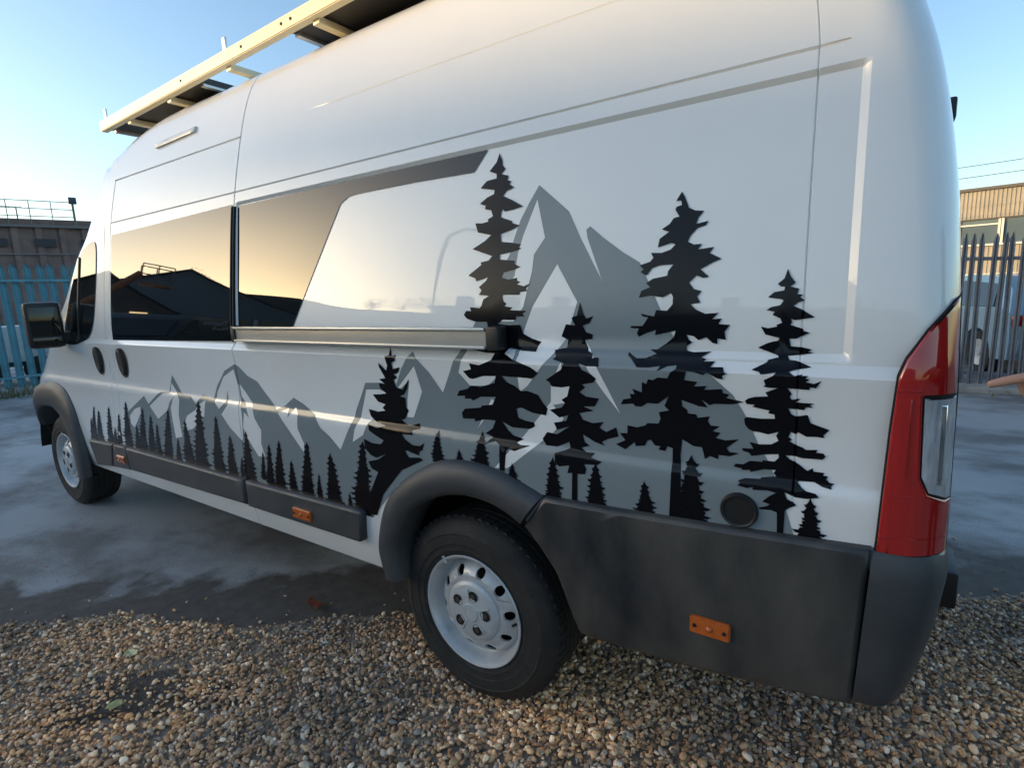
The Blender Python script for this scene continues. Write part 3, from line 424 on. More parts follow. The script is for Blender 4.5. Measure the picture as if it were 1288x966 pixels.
SPZ = [1.0, 1.025, 1.043, 1.06, 1.305, 1.315, 1.332, 1.338, 1.347, 1.356, 1.978, 1.985, 1.992, 2.036, 2.040, 2.044]
def flat_patch(poly, zs=.05, xs_=None, spx=True):
    bm = bmesh.new(); f_ = bm.faces.new([bm.verts.new((x, 0, z)) for x, z in poly])
    f_.normal_update(); bmesh.ops.triangulate(bm, faces=[f_], ngon_method='EAR_CLIP')
    x0 = min(p[0] for p in poly); x1 = max(p[0] for p in poly); z0 = min(p[1] for p in poly); z1 = max(p[1] for p in poly)
    cz = [k*zs for k in range(int(z0/zs), int(z1/zs)+2)]+SPZ
    cx = [x for x in SPX] if spx else []
    if xs_: cx += [x0+(x1-x0)*k/max(1, round((x1-x0)/xs_)) for k in range(1, max(1, round((x1-x0)/xs_)))]
    for c in cz:
        if z0 < c < z1: bmesh.ops.bisect_plane(bm, geom=bm.verts[:]+bm.edges[:]+bm.faces[:], plane_co=(0, 0, c), plane_no=(0, 0, 1), dist=1e-6)
    for c in cx:
        if x0 < c < x1: bmesh.ops.bisect_plane(bm, geom=bm.verts[:]+bm.edges[:]+bm.faces[:], plane_co=(c, 0, 0), plane_no=(1, 0, 0), dist=1e-6)
    return bm
def patch(name, poly, off, material, parent, xs_=None, yf=None, zs=.05, spx=True):
    """thin film laid on the body side"""
    yf = yf or ysg
    bm = flat_patch(poly, zs, xs_, spx)
    for v in bm.verts: v.co.y = yf(v.co.x, v.co.z)-off
    for f_ in bm.faces:
        f_.normal_update()
        if f_.normal.y > 0: f_.normal_flip()
    return bm_obj(name, bm, material, parent, True, 50, recalc=False)
def smooth_poly(poly, it=2):
    for _ in range(it):
        q = []
        for i in range(len(poly)):
            a = poly[i]; b = poly[(i+1) % len(poly)]
            q += [(a[0]*.75+b[0]*.25, a[1]*.75+b[1]*.25), (a[0]*.25+b[0]*.75, a[1]*.25+b[1]*.75)]
        poly = q
    return poly
def inset_poly(poly, d):
    n = len(poly); A = sum(poly[i][0]*poly[(i+1) % n][1]-poly[(i+1) % n][0]*poly[i][1] for i in range(n)); sg = 1 if A > 0 else -1; o = []
    for i in range(n):
        p0, p1, p2 = Vector(poly[i-1]), Vector(poly[i]), Vector(poly[(i+1) % n])
        e1 = (p1-p0).normalized(); e2 = (p2-p1).normalized(); n1 = Vector((-e1.y, e1.x))*sg; n2 = Vector((-e2.y, e2.x))*sg
        b = (n1+n2); b = b/max(.5, b.length_squared/2) if b.length > 1e-6 else n1
        o.append((p1.x+b.x*d, p1.y+b.y*d))
    return o
def slab(name, poly, t, material, parent, bev=.006, yf=None, back=.01, xs_=.08, zs=.05):
    """a moulding with its own thickness: flat face, rounded shoulder and side walls"""
    yf = yf or ysurf
    inn = inset_poly(poly, bev); mid = inset_poly(poly, bev*.3)
    bm = flat_patch(inn, zs, xs_, False)
    for v in bm.verts: v.co.y = yf(v.co.x, v.co.z)-t
    n = len(poly)
    def dens(a, b): return max(1, int(math.hypot(b[0]-a[0], b[1]-a[1])/.05))
    rings = [[], [], [], []]
    for i in range(n):
        j = (i+1) % n; k = dens(poly[i], poly[j])
        for s_ in range(k):
            w = s_/k
            L = lambda P_: (P_[i][0]*(1-w)+P_[j][0]*w, P_[i][1]*(1-w)+P_[j][1]*w)
            a, b, c = L(inn), L(mid), L(poly)
            for lst, (x, z), off in ((rings[0], a, t), (rings[1], b, t-bev*.35), (rings[2], c, t-bev), (rings[3], c, -back)):
                lst.append(bm.verts.new((x, yf(x, z)-off, z)))
    m_ = len(rings[0])
    for q in range(3):
        for i in range(m_): bm.faces.new((rings[q][i], rings[q][(i+1) % m_], rings[q+1][(i+1) % m_], rings[q+1][i]))
    bmesh.ops.remove_doubles(bm, verts=bm.verts, dist=1e-5)
    return bm_obj(name, bm, material, parent, True, 40)
# --- side glass
gS = patch('side_window', glassS, .004, M_glass, sdoor, .1, yf=lambda x, z: ysurf(x, z))
gR = patch('rear_side_window', [(x, min(z, 1.9775)) for x, z in glassR], .003, M_glass, van, .1, yf=ysurf)
slab('window_seal', [(SEAM_B-.016, 1.345), (SEAM_B-.006, 1.345), (SEAM_B-.006, 1.975), (SEAM_B-.016, 1.972)], .007, M_gap, van, .002)
slab('window_seal', [(SEAM_B+.006, 1.40), (SEAM_B+.018, 1.40), (SEAM_B+.016, 1.972), (SEAM_B+.006, 1.972)], .007, M_gap, van, .002, yf=lambda x, z: Yp(z))
cabw = smooth_poly([(-2.985, 1.955), (-3.10, 1.945), (-3.222, 1.892), (-3.318, 1.790), (-3.46, 1.55), (-3.56, 1.35), (-3.53, 1.288), (-3.276, 1.290), (-3.10, 1.353), (-3.015, 1.470), (-2.975, 1.80)], 2)
cw = patch('cab_window', cabw, .005, M_glass, cdoor, .06)
slab('window_divider', [(-3.30, 1.31), (-3.285, 1.31), (-3.235, 1.86), (-3.25, 1.868)], .012, M_blk, cdoor, .003)
# --- graphics
grp = []
patch('mountain_graphic', greyL, .0012, M_grey, van); patch('mountain_graphic', greyB, .0012, M_grey, van)
for p_ in SNOW: patch('snow_graphic', p_, .0020, M_white, van)
for p_ in (t1, t2, t3, t4, t5): patch('pine_graphic', p_, .0030, M_black, van)
def spruce(tx, tz, bx, bz, hw, seed):
    rg = random.Random(seed); h = tz-bz; n = max(7, min(13, int(h/.022))); L = []; Rr = []
    for i in range(n):
        a = (i+.15)/n; b = (i+.95)/n; dz = h/n; za = tz-h*a; zb = tz-h*b; ca = bx+(tx-bx)*(1-a); cb = bx+(tx-bx)*(1-b)
        wi = hw*(.05+.70*a**.85)
        for lst, sg in ((L, -1), (Rr, 1)):
            w = hw*(.12+.95*b**.8)*rg.uniform(.72, 1.15)
            lst += [(ca+sg*wi, za), (cb+sg*w*.62, zb+dz*rg.uniform(.32, .45)), (cb+sg*w, zb+dz*rg.uniform(.18, .42)), (cb+sg*w*.80, zb+dz*rg.uniform(.02, .10)), (cb+sg*w*.86, zb-dz*.04), (cb+sg*w*.55, zb-dz*rg.uniform(.0, .10))]
    return [(tx, tz+.008)]+Rr+[(bx+hw*.7, bz-.01), (bx-hw*.7, bz-.01)]+L[::-1]
for i, s_ in enumerate(SMALL): patch('pine_graphic', spruce(*s_, i), .0024+.00002*i, M_black, van)
# --- black mouldings low on the side
ycl = lambda x, z: ysurf(x, max(z, .74)) if x > -3.8 else ysurf(x, z)
slab('side_moulding', [(-2.728, .653), (-1.382, .660), (-1.378, .532), (-2.69, .508)], .024, M_plast, sdoor, .012, yf=ycl, back=.05)
slab('side_moulding', [(-1.362, .660), (-.515, .671), (-.503, .660), (-.522, .540), (-.535, .530), (-1.358, .527)], .024, M_plast, van, .012, yf=ycl, back=.05)
slab('side_moulding', [(-2.915, .650), (-2.738, .653), (-2.700, .507), (-2.96, .490)], .024, M_plast, van, .010, yf=ycl, back=.05)
slab('side_moulding', [(-3.33, .634), (-2.925, .650), (-2.970, .490), (-3.24, .462)], .024, M_plast, cdoor, .012, yf=ycl, back=.05)
def marker(x0, x1, z0, z1, y):
    o = ngon_prism('marker_lamp', [(x0, z0), (x1, z0), (x1, z1), (x0, z1)], y, y-.016, M_orange, van, .004)
    bm = bmesh.new(); bmesh.ops.create_uvsphere(bm, u_segments=10, v_segments=6, radius=.009, matrix=Matrix.Translation(((x0+x1)/2, y-.016, (z0+z1)/2)))
    bm_obj('lamp_dome', bm, M_orange, o)
    for xx in (x0+.014, x1-.014):
        bm = bmesh.new(); bmesh.ops.create_cone(bm, cap_ends=True, segments=10, radius1=.005, radius2=.005, depth=.004, matrix=Matrix.Translation((xx, y-.017, (z0+z1)/2)) @ Matrix.Rotation(R(90), 4, 'X'))
        bm_obj('screw', bm, M_gap, o)
marker(-2.865, -2.745, .545, .590, -.018); marker(-.968, -.836, .558, .606, -.018); marker(.822, .926, .607, .655, -.028)
# --- wheel-arch flares
def flare(name, outer, inner, ybase, material, parent):
    prof = [(0, .012), (.0, -.006), (.10, -.026), (.28, -.040), (.55, -.046), (.80, -.042), (.95, -.032), (1.0, -.018), (1.0, .10)]
    V = []; F = []; m_ = len(prof); n = len(outer)
    for (ox, oz), (ix, iz) in zip(outer, inner):
        for t, y in prof:
            x = ox+(ix-ox)*t; z = oz+(iz-oz)*t; V.append((x, ybase(x, z)+y, z))
    for i in range(n-1):
        for j in range(m_-1): F.append((i*m_+j, (i+1)*m_+j, (i+1)*m_+j+1, i*m_+j+1))
    F.append(tuple(range(m_))[::-1]); F.append(tuple((n-1)*m_+j for j in range(m_)))
    return mesh(name, V, F, material, parent, True, 40)
def resample(pts, n):
    d = [0]
    for a, b in zip(pts, pts[1:]): d.append(d[-1]+math.hypot(b[0]-a[0], b[1]-a[1]))
    fx = pchip(list(zip(d, [p[0] for p in pts]))); fz = pchip(list(zip(d, [p[1] for p in pts])))
    return [(fx(d[-1]*i/(n-1)), fz(d[-1]*i/(n-1))) for i in range(n)]
fo = resample([(-.394, .424), (-.424, .53), (-.405, .63), (-.357, .746), (-.28, .825), (-.193, .886), (-.11, .930), (-.026, .956), (.07, .962), (.173, .951), (.26, .925), (.353, .890)], 40)
fi = resample([(-.302, .430), (-.312, .555), (-.285, .63), (-.244, .704), (-.178, .76), (-.103, .801), (-.02, .830), (.065, .841), (.13, .838), (.198, .824), (.240, .806), (.276, .785)], 40)
flare('arch_flare', fo, fi, lambda x, z: 0.0, M_plast, van)
fo = resample([(-3.475, .33), (-3.478, .5), (-3.51, .72), (-3.58, .87), (-3.70, .97), (-3.88, 1.005), (-4.05, .995), (-4.25, .95), (-4.45, .85), (-4.58, .70)], 40)
fi = resample([(-3.60, .31), (-3.62, .45), (-3.66, .6), (-3.73, .7), (-3.82, .775), (-3.93, .81), (-4.05, .81), (-4.2, .79), (-4.35, .72), (-4.45, .6)], 40)
flare('arch_flare', fo, fi, lambda x, z: ysurf(x, .8) if x < -4.2 else 0.0, M_plast, van)
# --- rear bumper: side panel, wrap-around corner
def yb(x, z): return .018*max(0, (.62-z)/.16)**2
slab('bumper_side', [(.366, .894), (.60, .900), (.90, .912), (1.213, .928), (1.196, .530), (1.00, .500), (.78, .473), (.50, .455), (.472, .465), (.440, .56), (.404, .653), (.345, .728), (.287, .786)], .030, M_plast2, van, .012, yf=yb, back=.10)
def bumper():
    path = [(1.2165, -.030), (1.25, -.030), (1.28, -.026), (1.306, -.016), (1.328, .002), (1.344, .03), (1.354, .07), (1.362, .15), (1.368, .35), (1.370, .7), (1.370, YC)]
    path = path+[(x, 2*YC-y) for x, y in path[::-1][1:]]
    prof = [(0.07, .545), (.020, .536), (.006, .550), (-.001, .60), (-.004, .72), (-.002, .86), (.004, .905), (.014, .923), (.07, .928)]
    V = []; F = []; n = len(path); m_ = len(prof); cx, cy = .9, YC
    for i, (x, y) in enumerate(path):
        a = Vector(path[max(0, i-1)]); b = Vector(path[min(n-1, i+1)]); t = (b-a).normalized(); nn = Vector((-t.y, t.x))
        for d, z in prof: V.append((x+nn.x*d-.055*max(0, (.84-z)/.3)**1.2*max(0, min(1, (x-1.225)/.1))-.020*(.93-z)/.4*max(0, min(1, (1.30-x)/.06)), y+nn.y*d, z))
    for i in range(n-1):
        for j in range(m_-1): F.append((i*m_+j, (i+1)*m_+j, (i+1)*m_+j+1, i*m_+j+1))
    F.append(tuple(range(m_))); F.append(tuple((n-1)*m_+j for j in range(m_))[::-1])
    return mesh('rear_bumper', V, F, M_plast, van, True, 40)
bumper()
box('gap_filler', (1.19, .05, .72), (.10, .10, .30), M_under, van)  # dark filler box added behind the gap between the bumper parts
box('bumper_step', (1.378, .62, .612), (.095, .20, .115), M_blk, van, bev=.012)
box('door_hinge', (1.298, .34, 1.905), (.035, .05, .05), M_blk, van, bev=.006)
# --- tail lamp wrapping the corner
_yl = pchip([(.85, .000), (1.1, .002), (1.3, .003), (1.40, .018), (1.55, .038)])
def ylamp(x, z):
    y = _yl(z); t = max(0, min(1, (x-XR(z)+CR)/CR)); return y+CR*(1-math.sqrt(max(0, 1-t*t)))
lampR = [(1.222, .922), (1.240, .918), (1.3485, .924), (1.3485, 1.045), (1.3375, 1.045), (1.305, 1.062), (1.289, 1.100), (1.283, 1.275), (1.3440, 1.275), (1.3385, 1.478), (1.330, 1.470), (1.285, 1.410), (1.252, 1.352), (1.240, 1.315), (1.233, 1.20)]
slab('lamp_seal', inset_poly([v for i, v in enumerate(lampR) if i not in (3, 4, 5, 6, 7)], -.004), .007, M_gap, van, .002, xs_=.012, back=.02, yf=ylamp)
lamp = slab('tail_lamp', lampR, .014, M_red, van, .004, xs_=.012, back=.025, yf=ylamp)
slab('reversing_lens', [(1.2915, 1.103), (1.3065, 1.066), (1.339, 1.049), (1.3475, 1.049), (1.3435, 1.271), (1.2865, 1.271)], .012, M_clear, lamp, .003, xs_=.010, back=.015, yf=ylamp)
slab('reflector_strip', [(1.318, 1.085), (1.330, 1.080), (1.328, 1.255), (1.316, 1.255)], .0155, M_chrome, lamp, .002, xs_=.01, back=0, yf=ylamp)
for zz in (1.055, 1.285): slab('lens_rib', [(1.238, zz), (1.281, zz), (1.281, zz+.004), (1.238, zz+.004)], .0165, M_red, lamp, .001, xs_=.012, back=0, yf=ylamp)
slab('lens_rib', [(1.262, 1.10), (1.265, 1.10), (1.266, 1.27), (1.263, 1.27)], .0165, M_red, lamp, .001, xs_=.012, back=0, yf=ylamp)
slab('lens_rib', [(1.226, .958), (1.345, .962), (1.345, .966), (1.226, .962)], .017, M_red, lamp, .001, xs_=.012, back=0, yf=ylamp)
# --- fuel filler, light strip, handles
def disc(name, c, r_, t, material, parent, seg=32):
    bm = bmesh.new(); bmesh.ops.create_cone(bm, cap_ends=True, segments=seg, radius1=r_, radius2=r_*.93, depth=t, matrix=Matrix.Translation(c) @ Matrix.Rotation(R(90), 4, 'X'))
    return bm_obj(name, bm, material, parent)
fc = disc('filler_cap', (.931, -.004, .958), .041, .012, M_gap, van); 
o_ = lathe('cap_rim', [(.036, -.012), (.041, -.014), (.045, -.008), (.046, .0)], M_blk, fc, 32); o_.location = (.931, 0, .958)
slab('light_strip', [(-2.29, 2.432), (-1.83, 2.441), (-1.83, 2.412), (-2.26, 2.402)], .014, mat('frosted', (.75, .73, .68), .35, 0, .3), van, .006)
for hx, par in ((-2.652, sdoor), (-3.010, cdoor)):
    hp = smooth_poly([(hx-.075, 1.275), (hx+.055, 1.288), (hx+.075, 1.20), (hx+.045, 1.095), (hx-.035, 1.105), (hx-.085, 1.17)], 2)
    h_ = patch('handle_recess', hp, .0035, M_blk, par)
    slab('handle', smooth_poly([(hx-.030, 1.270), (hx+.028, 1.276), (hx+.040, 1.12), (hx+.002, 1.11)], 1), .018, M_blk, par, .006)
# --- folded awning rail fixed below the rear window
ar = box('rail_body', (-.555, -.000, 1.3825), (1.455, .036, .066), mat('rail_beige', (.52, .47, .40), .4, .3, var=.08, vscale=5), van, bev=.003)
for z_ in (1.4115, 1.3535): box('rail_lip', (-.555, -.024, z_), (1.452, .014, .010), M_alu, ar, bev=.003)
box('end_cap', (.197, -.002, 1.383), (.048, .052, .074), M_blk, ar, bev=.006); box('end_cap', (-1.296, -.002, 1.383), (.030, .05, .074), M_blk, ar, bev=.006)
# --- mirror
mir = box('door_mirror', (-3.49, -.105, 1.430), (.11, .20, .31), M_blk, van, rot=Matrix.Rotation(R(-12), 3, 'Z'), bev=.035)
box('mirror_arm', (-3.47, -.01, 1.335), (.07, .14, .09), M_blk, mir, bev=.02)
box('mirror_glass', (-3.431, -.115, 1.455), (.006, .155, .19), M_glass, mir, rot=Matrix.Rotation(R(-12), 3, 'Z'), bev=.002)
box('mirror_glass', (-3.431, -.115, 1.325), (.006, .150, .05), M_glass, mir, rot=Matrix.Rotation(R(-12), 3, 'Z'), bev=.002)
# --- underside and wheel wells
box('underbody', (-1.75, YC, .47), (5.9, 1.42, .20), M_under, van)
box('sill_inner', (-2.0, .17, .44), (2.85, .12, .10), M_under, van); box('sill_inner', (.86, .20, .50), (.72, .12, .12), M_under, van)
for xc, ax, az in ARCH:
    for sd_ in (0, 1):
        V = []; F = []; n = 24; ys = (.016, .40)
        for i in range(n+1):
            a = math.pi*(.04+.92*i/n)
            for y in ys: V.append((xc+(ax+.012)*math.cos(a), y if not sd_ else 2*YC-y, ZW+(az+.012)*math.sin(a)))
        for i in range(n): F.append((2*i, 2*i+1, 2*i+3, 2*i+2))
        F.append(tuple(2*i+1 for i in range(n+1)))
        mesh('wheel_liner', V, F, M_under, van)
# --- wheels
def make_wheel():
    w = bpy.data.objects.new('wheel', None); COL.objects.link(w)
    tp = [(.205, .012), (.222, .006), (.236, .002), (.238, -.001), (.241, .000), (.262, -.003), (.264, -.006), (.268, -.0055), (.285, -.006), (.300, -.005), (.303, -.0075), (.308, -.006), (.322, .002), (.338, .010), (.350, .022), (.3555, .034), (.3595, .045)]
    for gy in (.075, .108, .142, .175): tp += [(.3600, gy-.007), (.3525, gy-.004), (.3525, gy+.004), (.3600, gy+.007)]
    tp += [(.3595, .205), (.3555, .216), (.348, .230), (.30, .245), (.215, .238), (.205, .225)]
    ty = lathe('tyre', tp, M_rub, None, 72, sharp=40); ty.parent = w
    # shoulder lugs cut into the tread edge
    bm = bmesh.new()
    for k in range(60):
        a = 2*math.pi*k/60
        add_box(bm, (.3565*math.cos(a), .052, .3565*math.sin(a)), (.012, .040, .016), Matrix.Rotation(-a, 3, 'Y'))
    lg = bm_obj('tread_lugs', bm, M_rub, None, False); lg.parent = w; lg['kind'] = 'stuff'
    rim = lathe('rim', [(.206, .020), (.2165, .006), (.219, .001), (.216, -.003), (.209, .000), (.203, .010), (.196, .030), (.189, .052), (.183, .058)], M_steel, None, 72); rim.parent = w
    # pressed disc with round vent holes
    n = 72; outer = [(.184*math.cos(2*math.pi*i/n), .184*math.sin(2*math.pi*i/n)) for i in range(n)]
    inner = [(.098*math.cos(2*math.pi*i/36), .098*math.sin(2*math.pi*i/36)) for i in range(36)][::-1]
    holes = []
    for k in range(10):
        a = 2*math.pi*(k+.5)/10; c = (.152*math.cos(a), .152*math.sin(a))
        holes.append([(c[0]+.0185*math.cos(2*math.pi*i/14), c[1]+.0185*math.sin(2*math.pi*i/14)) for i in range(14)][::-1])
    loops = [outer, inner]+holes; flat = [p for l in loops for p in l]
    tr = tessellate_polygon([[Vector((p[0], p[1], 0)) for p in l] for l in loops])
    def dish(x, z):
        q = math.hypot(x, z); return np.interp(q, [.098, .115, .135, .150, .168, .184], [.020, .016, .014, .022, .040, .058])
    bm = bmesh.new(); vv = [bm.verts.new((x, 0, z)) for x, z in flat]
    for t in tr:
        try: bm.faces.new([vv[i] for i in t])
        except ValueError: pass
    for _ in range(2): bmesh.ops.subdivide_edges(bm, edges=[e for e in bm.edges if e.calc_length() > .02], cuts=1)
    bmesh.ops.triangulate(bm, faces=bm.faces)
    k0 = len(outer)+len(inner)
    for v in bm.verts: v.co.y = dish(v.co.x, v.co.z)
    bnd = [e for e in bm.edges if e.is_boundary and .12 < math.hypot(e.verts[0].co.x, e.verts[0].co.z) < .172]
    g = bmesh.ops.extrude_edge_only(bm, edges=bnd)
    for v in [q for q in g['geom'] if isinstance(q, bmesh.types.BMVert)]: v.co.y += .010
    d_ = bm_obj('wheel_disc', bm, M_steel, None, True, 50); d_.parent = w
    vl = tube('valve', [(.178, .030, .03), (.172, .012, .03)], .005, M_rub, None, 8); vl.parent = w
    bw = box('balance_weight', (-.150, -.001, .152), (.030, .008, .010), M_hub, None, Matrix.Rotation(R(45), 3, 'Y'), .002); bw.parent = w
    bk = lathe('brake_drum', [(.0, .075), (.17, .075), (.175, .09), (.175, .2)], M_under, None, 36); bk.parent = w
    cap = lathe('hub_cap', [(.0, -.012), (.032, -.012), (.036, -.007), (.060, -.005), (.100, -.001), (.110, .003), (.116, .010), (.118, .024)], M_hub, None, 56); cap.parent = w
    for k in range(5):
        a = 2*math.pi*(k+.5)/5; rb = box('cap_rib', (.066*math.cos(a), -.005, .066*math.sin(a)), (.050, .006, .007), M_hub, None, Matrix.Rotation(-a, 3, 'Y'), .002); rb.parent = w
    em = lathe('emblem_ring', [(.020, -.0105), (.021, -.013), (.024, -.013), (.025, -.0100)], M_steel, None, 28); em.parent = w
    ngon = ngon_prism('emblem', [(-.010, -.010), (-.003, .012), (.003, .012), (.010, -.010), (.004, -.010), (0, .004), (-.004, -.010)], -.010, -.0125, M_steel); ngon.parent = w
    for k in range(5):
        a = 2*math.pi*k/5+.3; x, z = .068*math.cos(a), .068*math.sin(a)
        rc = lathe('bolt_recess', [(.0, -.0052), (.019, -.0052), (.0200, -.0066), (.0215, -.0060)], M_gap, None, 20); rc.parent = w; rc.location = (x, 0, z)
        nt_ = bmesh.new(); bmesh.ops.create_cone(nt_, cap_ends=True, segments=6, radius1=.0095, radius2=.0105, depth=.012, matrix=Matrix.Translation((x, -.002, z)) @ Matrix.Rotation(R(90), 4, 'X'))
        nb = bm_obj('wheel_bolt', nt_, M_bolt, None, False); nb.parent = w
    return w
def copy_tree(o, parent=None):
    c = o.copy(); COL.objects.link(c)
    if parent is not None: c.parent = parent
    for ch in o.children: copy_tree(ch, c)
    return c
wh = make_wheel(); wheels = [wh]+[copy_tree(wh) for _ in range(3)]
VI = Matrix.Translation(van.location).inverted()
for w, (x, y, rz, ry) in zip(wheels, ((0, .034, 0, 12), (-4.035, .040, 0, 40), (0, 2*YC-.034, 180, 0), (-4.035, 2*YC-.040, 180, 70))):
    w.parent = van; w.matrix_parent_inverse = VI; w.location = (x, y, ZW); w.rotation_euler = (0, R(ry), R(rz))
# --- roof rack with solar panels
def zr(x): return 2.672+(x+3.14)*.0235
rk = bpy.data.objects.new('roof_rack', None); link(rk, van); rk.location = (0, 0, 0)
def rpart(name, ob_fn): return ob_fn
def long_bar(name, x0, x1, y, dz0, dz1, wy, material):
    V = [(x, y+sy*wy/2, zr(x)+dz) for x in (x0, x1) for sy in (-1, 1) for dz in (dz0, dz1)]
    F = [(0, 1, 3, 2), (4, 6, 7, 5), (0, 4, 5, 1), (2, 3, 7, 6), (0, 2, 6, 4), (1, 5, 7, 3)]
    bm = bmesh.new(); vv = [bm.verts.new(v) for v in V]
    for q in F: bm.faces.new([vv[i] for i in q])
    bmesh.ops.bevel(bm, geom=bm.edges[:], offset=.004, segments=2, affect='EDGES')
    o = bm_obj(name, bm, material, None); o.parent = rk; return o
for y in (.30, 2*YC-.30):
    b1 = long_bar('side_rail', -3.15, 1.0, y, 0, .062, .045, M_raila)
for x in (-2.80, -2.27, -1.63, -.92, -.2, .5): 
    o = box('crossbar', (x, YC, zr(x)-.004), (.045, 1.42, .030), M_raila, None, bev=.004); o.parent = rk
for x in (-2.4, -1.55, -.4, .7):
    for s_ in (0, 1):
        yy = .56 if not s_ else 2*YC-.56
        o = box('rack_foot', (x, yy+.02*(1 if not s_ else -1), zr(x)-.03), (.05, .06, .06), M_raila, None, bev=.004); o.parent = rk
for x in (-3.09, -1.625): o = box('load_stop', (x, .30, zr(x)+.095), (.03, .012, .075), M_alu, None, bev=.005); o.parent = rk
for x in (-2.05, -1.45, -1.12, -1.05, -.8):
    o = disc('bolt', (x, .2765, zr(x)+.032), .007, .004, M_gap, None, 10); o.parent = rk
for x0, x1 in ((-3.13, -1.95), (-1.13, .05), (.08, .95)):
    xm = (x0+x1)/2; sl = Matrix.Rotation(-math.atan(.0235), 3, 'Y')
    p_ = box('solar_panel', (xm, YC, zr(xm)+.030), (x1-x0, 1.36, .030), M_pv, None, rot=sl); p_.parent = rk
    for xx in (x0+.02, x1-.02):
        o = box('panel_frame', (xx, YC, zr(xx)+.018), (.03, 1.34, .035), M_alu, None, rot=sl); o.parent = rk
M_cab = mat('cable', (.35, .34, .32), .6)
# ------------------------------------------------------------------ fences
M_pale_t = mat('flare_tinted_galvanised', (.09, .25, .32), .5, .25, var=.25, vscale=3)  # galvanised pales with a blue-green lens flare tint put into the colour
M_pale_g = mat('grey_galvanised', (.17, .18, .21), .5, .35, var=.25, vscale=3)
M_post = mat('fence_post', (.05, .075, .10), .6, .2, var=.2, vscale=4)
M_conc = mat('concrete', (.30, .29, .27), .85, var=.25, vscale=5, bump=.4, bscale=40)
def pale_mesh(h, w, material):
    # W-section pale with a split, pointed head
    pts = [(-w/2, .012), (-w/4, -.012), (0, .004), (w/4, -.012), (w/2, .012)]
    V = []; F = []; t = .004
    for side in (0, 1):
        for i, (x, y) in enumerate(pts):
            V.append((x, y+side*t, .06)); V.append((x, y+side*t, h-.10+(0.0))); V.append((x*.35, y*.6+side*t, h-(.0 if i in (1, 3) else .03)))
    n = len(pts)
    for side in (0, 1):
        for i in range(n-1):
            for k in range(2):
                q = [side*n*3+i*3+k, side*n*3+(i+1)*3+k, side*n*3+(i+1)*3+k+1, side*n*3+i*3+k+1]; F.append(tuple(q if not side else q[::-1]))
    for e in (0, n-1):
        for k in range(2): F.append((e*3+k, e*3+k+1, n*3+e*3+k+1, n*3+e*3+k))
    me_ = bpy.data.meshes.new('pale'); me_.from_pydata(V, [], F); me_.materials.append(material); return me_
def fence(a, b, h, spacing, w, material, label, slope=0.0, posts=2.6, group=None):
    a = Vector((*a, 0)); b = Vector((*b, 0)); L = (b-a).length; d = (b-a)/L; ang = math.atan2(d.y, d.x)
    root = local_root(empty('palisade_fence', a, label, 'fence', rz=ang))
    pm = pale_mesh(h, w, material); n = int(L/spacing)
    for i in range(n):
        o = bpy.data.objects.new('pale', pm); COL.objects.link(o); o.parent = root
        x = (i+.5)*spacing; o.location = (x, -.028, slope*x+random.uniform(-.006, .006)); o.rotation_euler = (random.gauss(0, .006), random.gauss(0, .008), 0)
    for z in (.30, h-.32):
        sl = Matrix.Rotation(-math.atan(slope), 3, 'Y')
        o = box('rail', (L/2, 0, z+slope*L/2), (L*math.sqrt(1+slope**2), .035, .045), material, None, rot=sl); o.parent = root
    k = 0; x = .4
    while x < L:
        o = box('post', (x, .06, (h-.02)/2+slope*x/2), (.10, .07, h-.02+slope*x), M_post, None, bev=.006); o.parent = root; x += posts
    return root
fence((-12.45, 6.5), (-12.25, -3.5), 2.42, .19, .122, M_pale_t, 'palisade security fence with teal lens flare in its colour below the brown clad building', posts=2.75)
fence((.2, 7.75), (6.2, 8.05), 2.08, .098, .056, M_pale_g, 'grey palisade fence in front of the parked hatchback', slope=-.04, posts=2.7)
def kerb(name, a, b, w, h, label):
    a = Vector((*a, 0)); b = Vector((*b, 0)); d = (b-a).normalized(); nn = Vector((-d.y, d.x, 0)); bm = bmesh.new()
    L = (b-a).length; ang = math.atan2(d.y, d.x); c = (a+b)/2
    add_box(bm, (c.x, c.y, h/2), (L, w, h), Matrix.Rotation(ang, 3, 'Z'), .02)
    return tag(bm_obj(name, bm, M_conc), kind='structure')
kerb('kerb', (-12.35, 6.5), (-12.15, -3.5), .55, .10, ''); kerb('kerb', (.2, 7.62), (6.2, 7.90), .34, .09, '')
# weeds along the fence foot
def weeds(name, pts, hmax, label, material):
    V = []; F = []
    for (x, y, n) in pts:
        for _ in range(n):
            px = x+random.gauss(0, .13); py = y+random.gauss(0, .13); h = random.uniform(.25, 1)*hmax; a = random.uniform(0, 6.28); w = random.uniform(.006, .014); lx, ly = random.gauss(0, .5)*h, random.gauss(0, .5)*h
            i = len(V); V += [(px-w*math.cos(a), py-w*math.sin(a), 0), (px+w*math.cos(a), py+w*math.sin(a), 0), (px+lx*.5+w*.7*math.cos(a), py+ly*.5+w*.7*math.sin(a), h*.6), (px+lx*.5-w*.7*math.cos(a), py+ly*.5-w*.7*math.sin(a), h*.6), (px+lx, py+ly, h)]
            F += [(i, i+1, i+2, i+3), (i+3, i+2, i+4)]
    return tag(mesh(name, V, F, material, None, False), label, 'weeds', kind='stuff')
M_weed = mat('weeds', (.07, .10, .035), .8, col2=(.12, .10, .05), vscale=4)
weeds('weeds', [(-11.85+random.gauss(0, .12), y, 26) for y in np.arange(-2.5, 5.5, .28)], .32, 'ragged weeds along the foot of the teal-tinted fence', M_weed)
weeds('weeds', [(x, 7.50+.05*x+random.gauss(0, .05), 14) for x in np.arange(.8, 5.8, .35)], .12, 'short dry weeds along the kerb of the grey fence', M_weed)

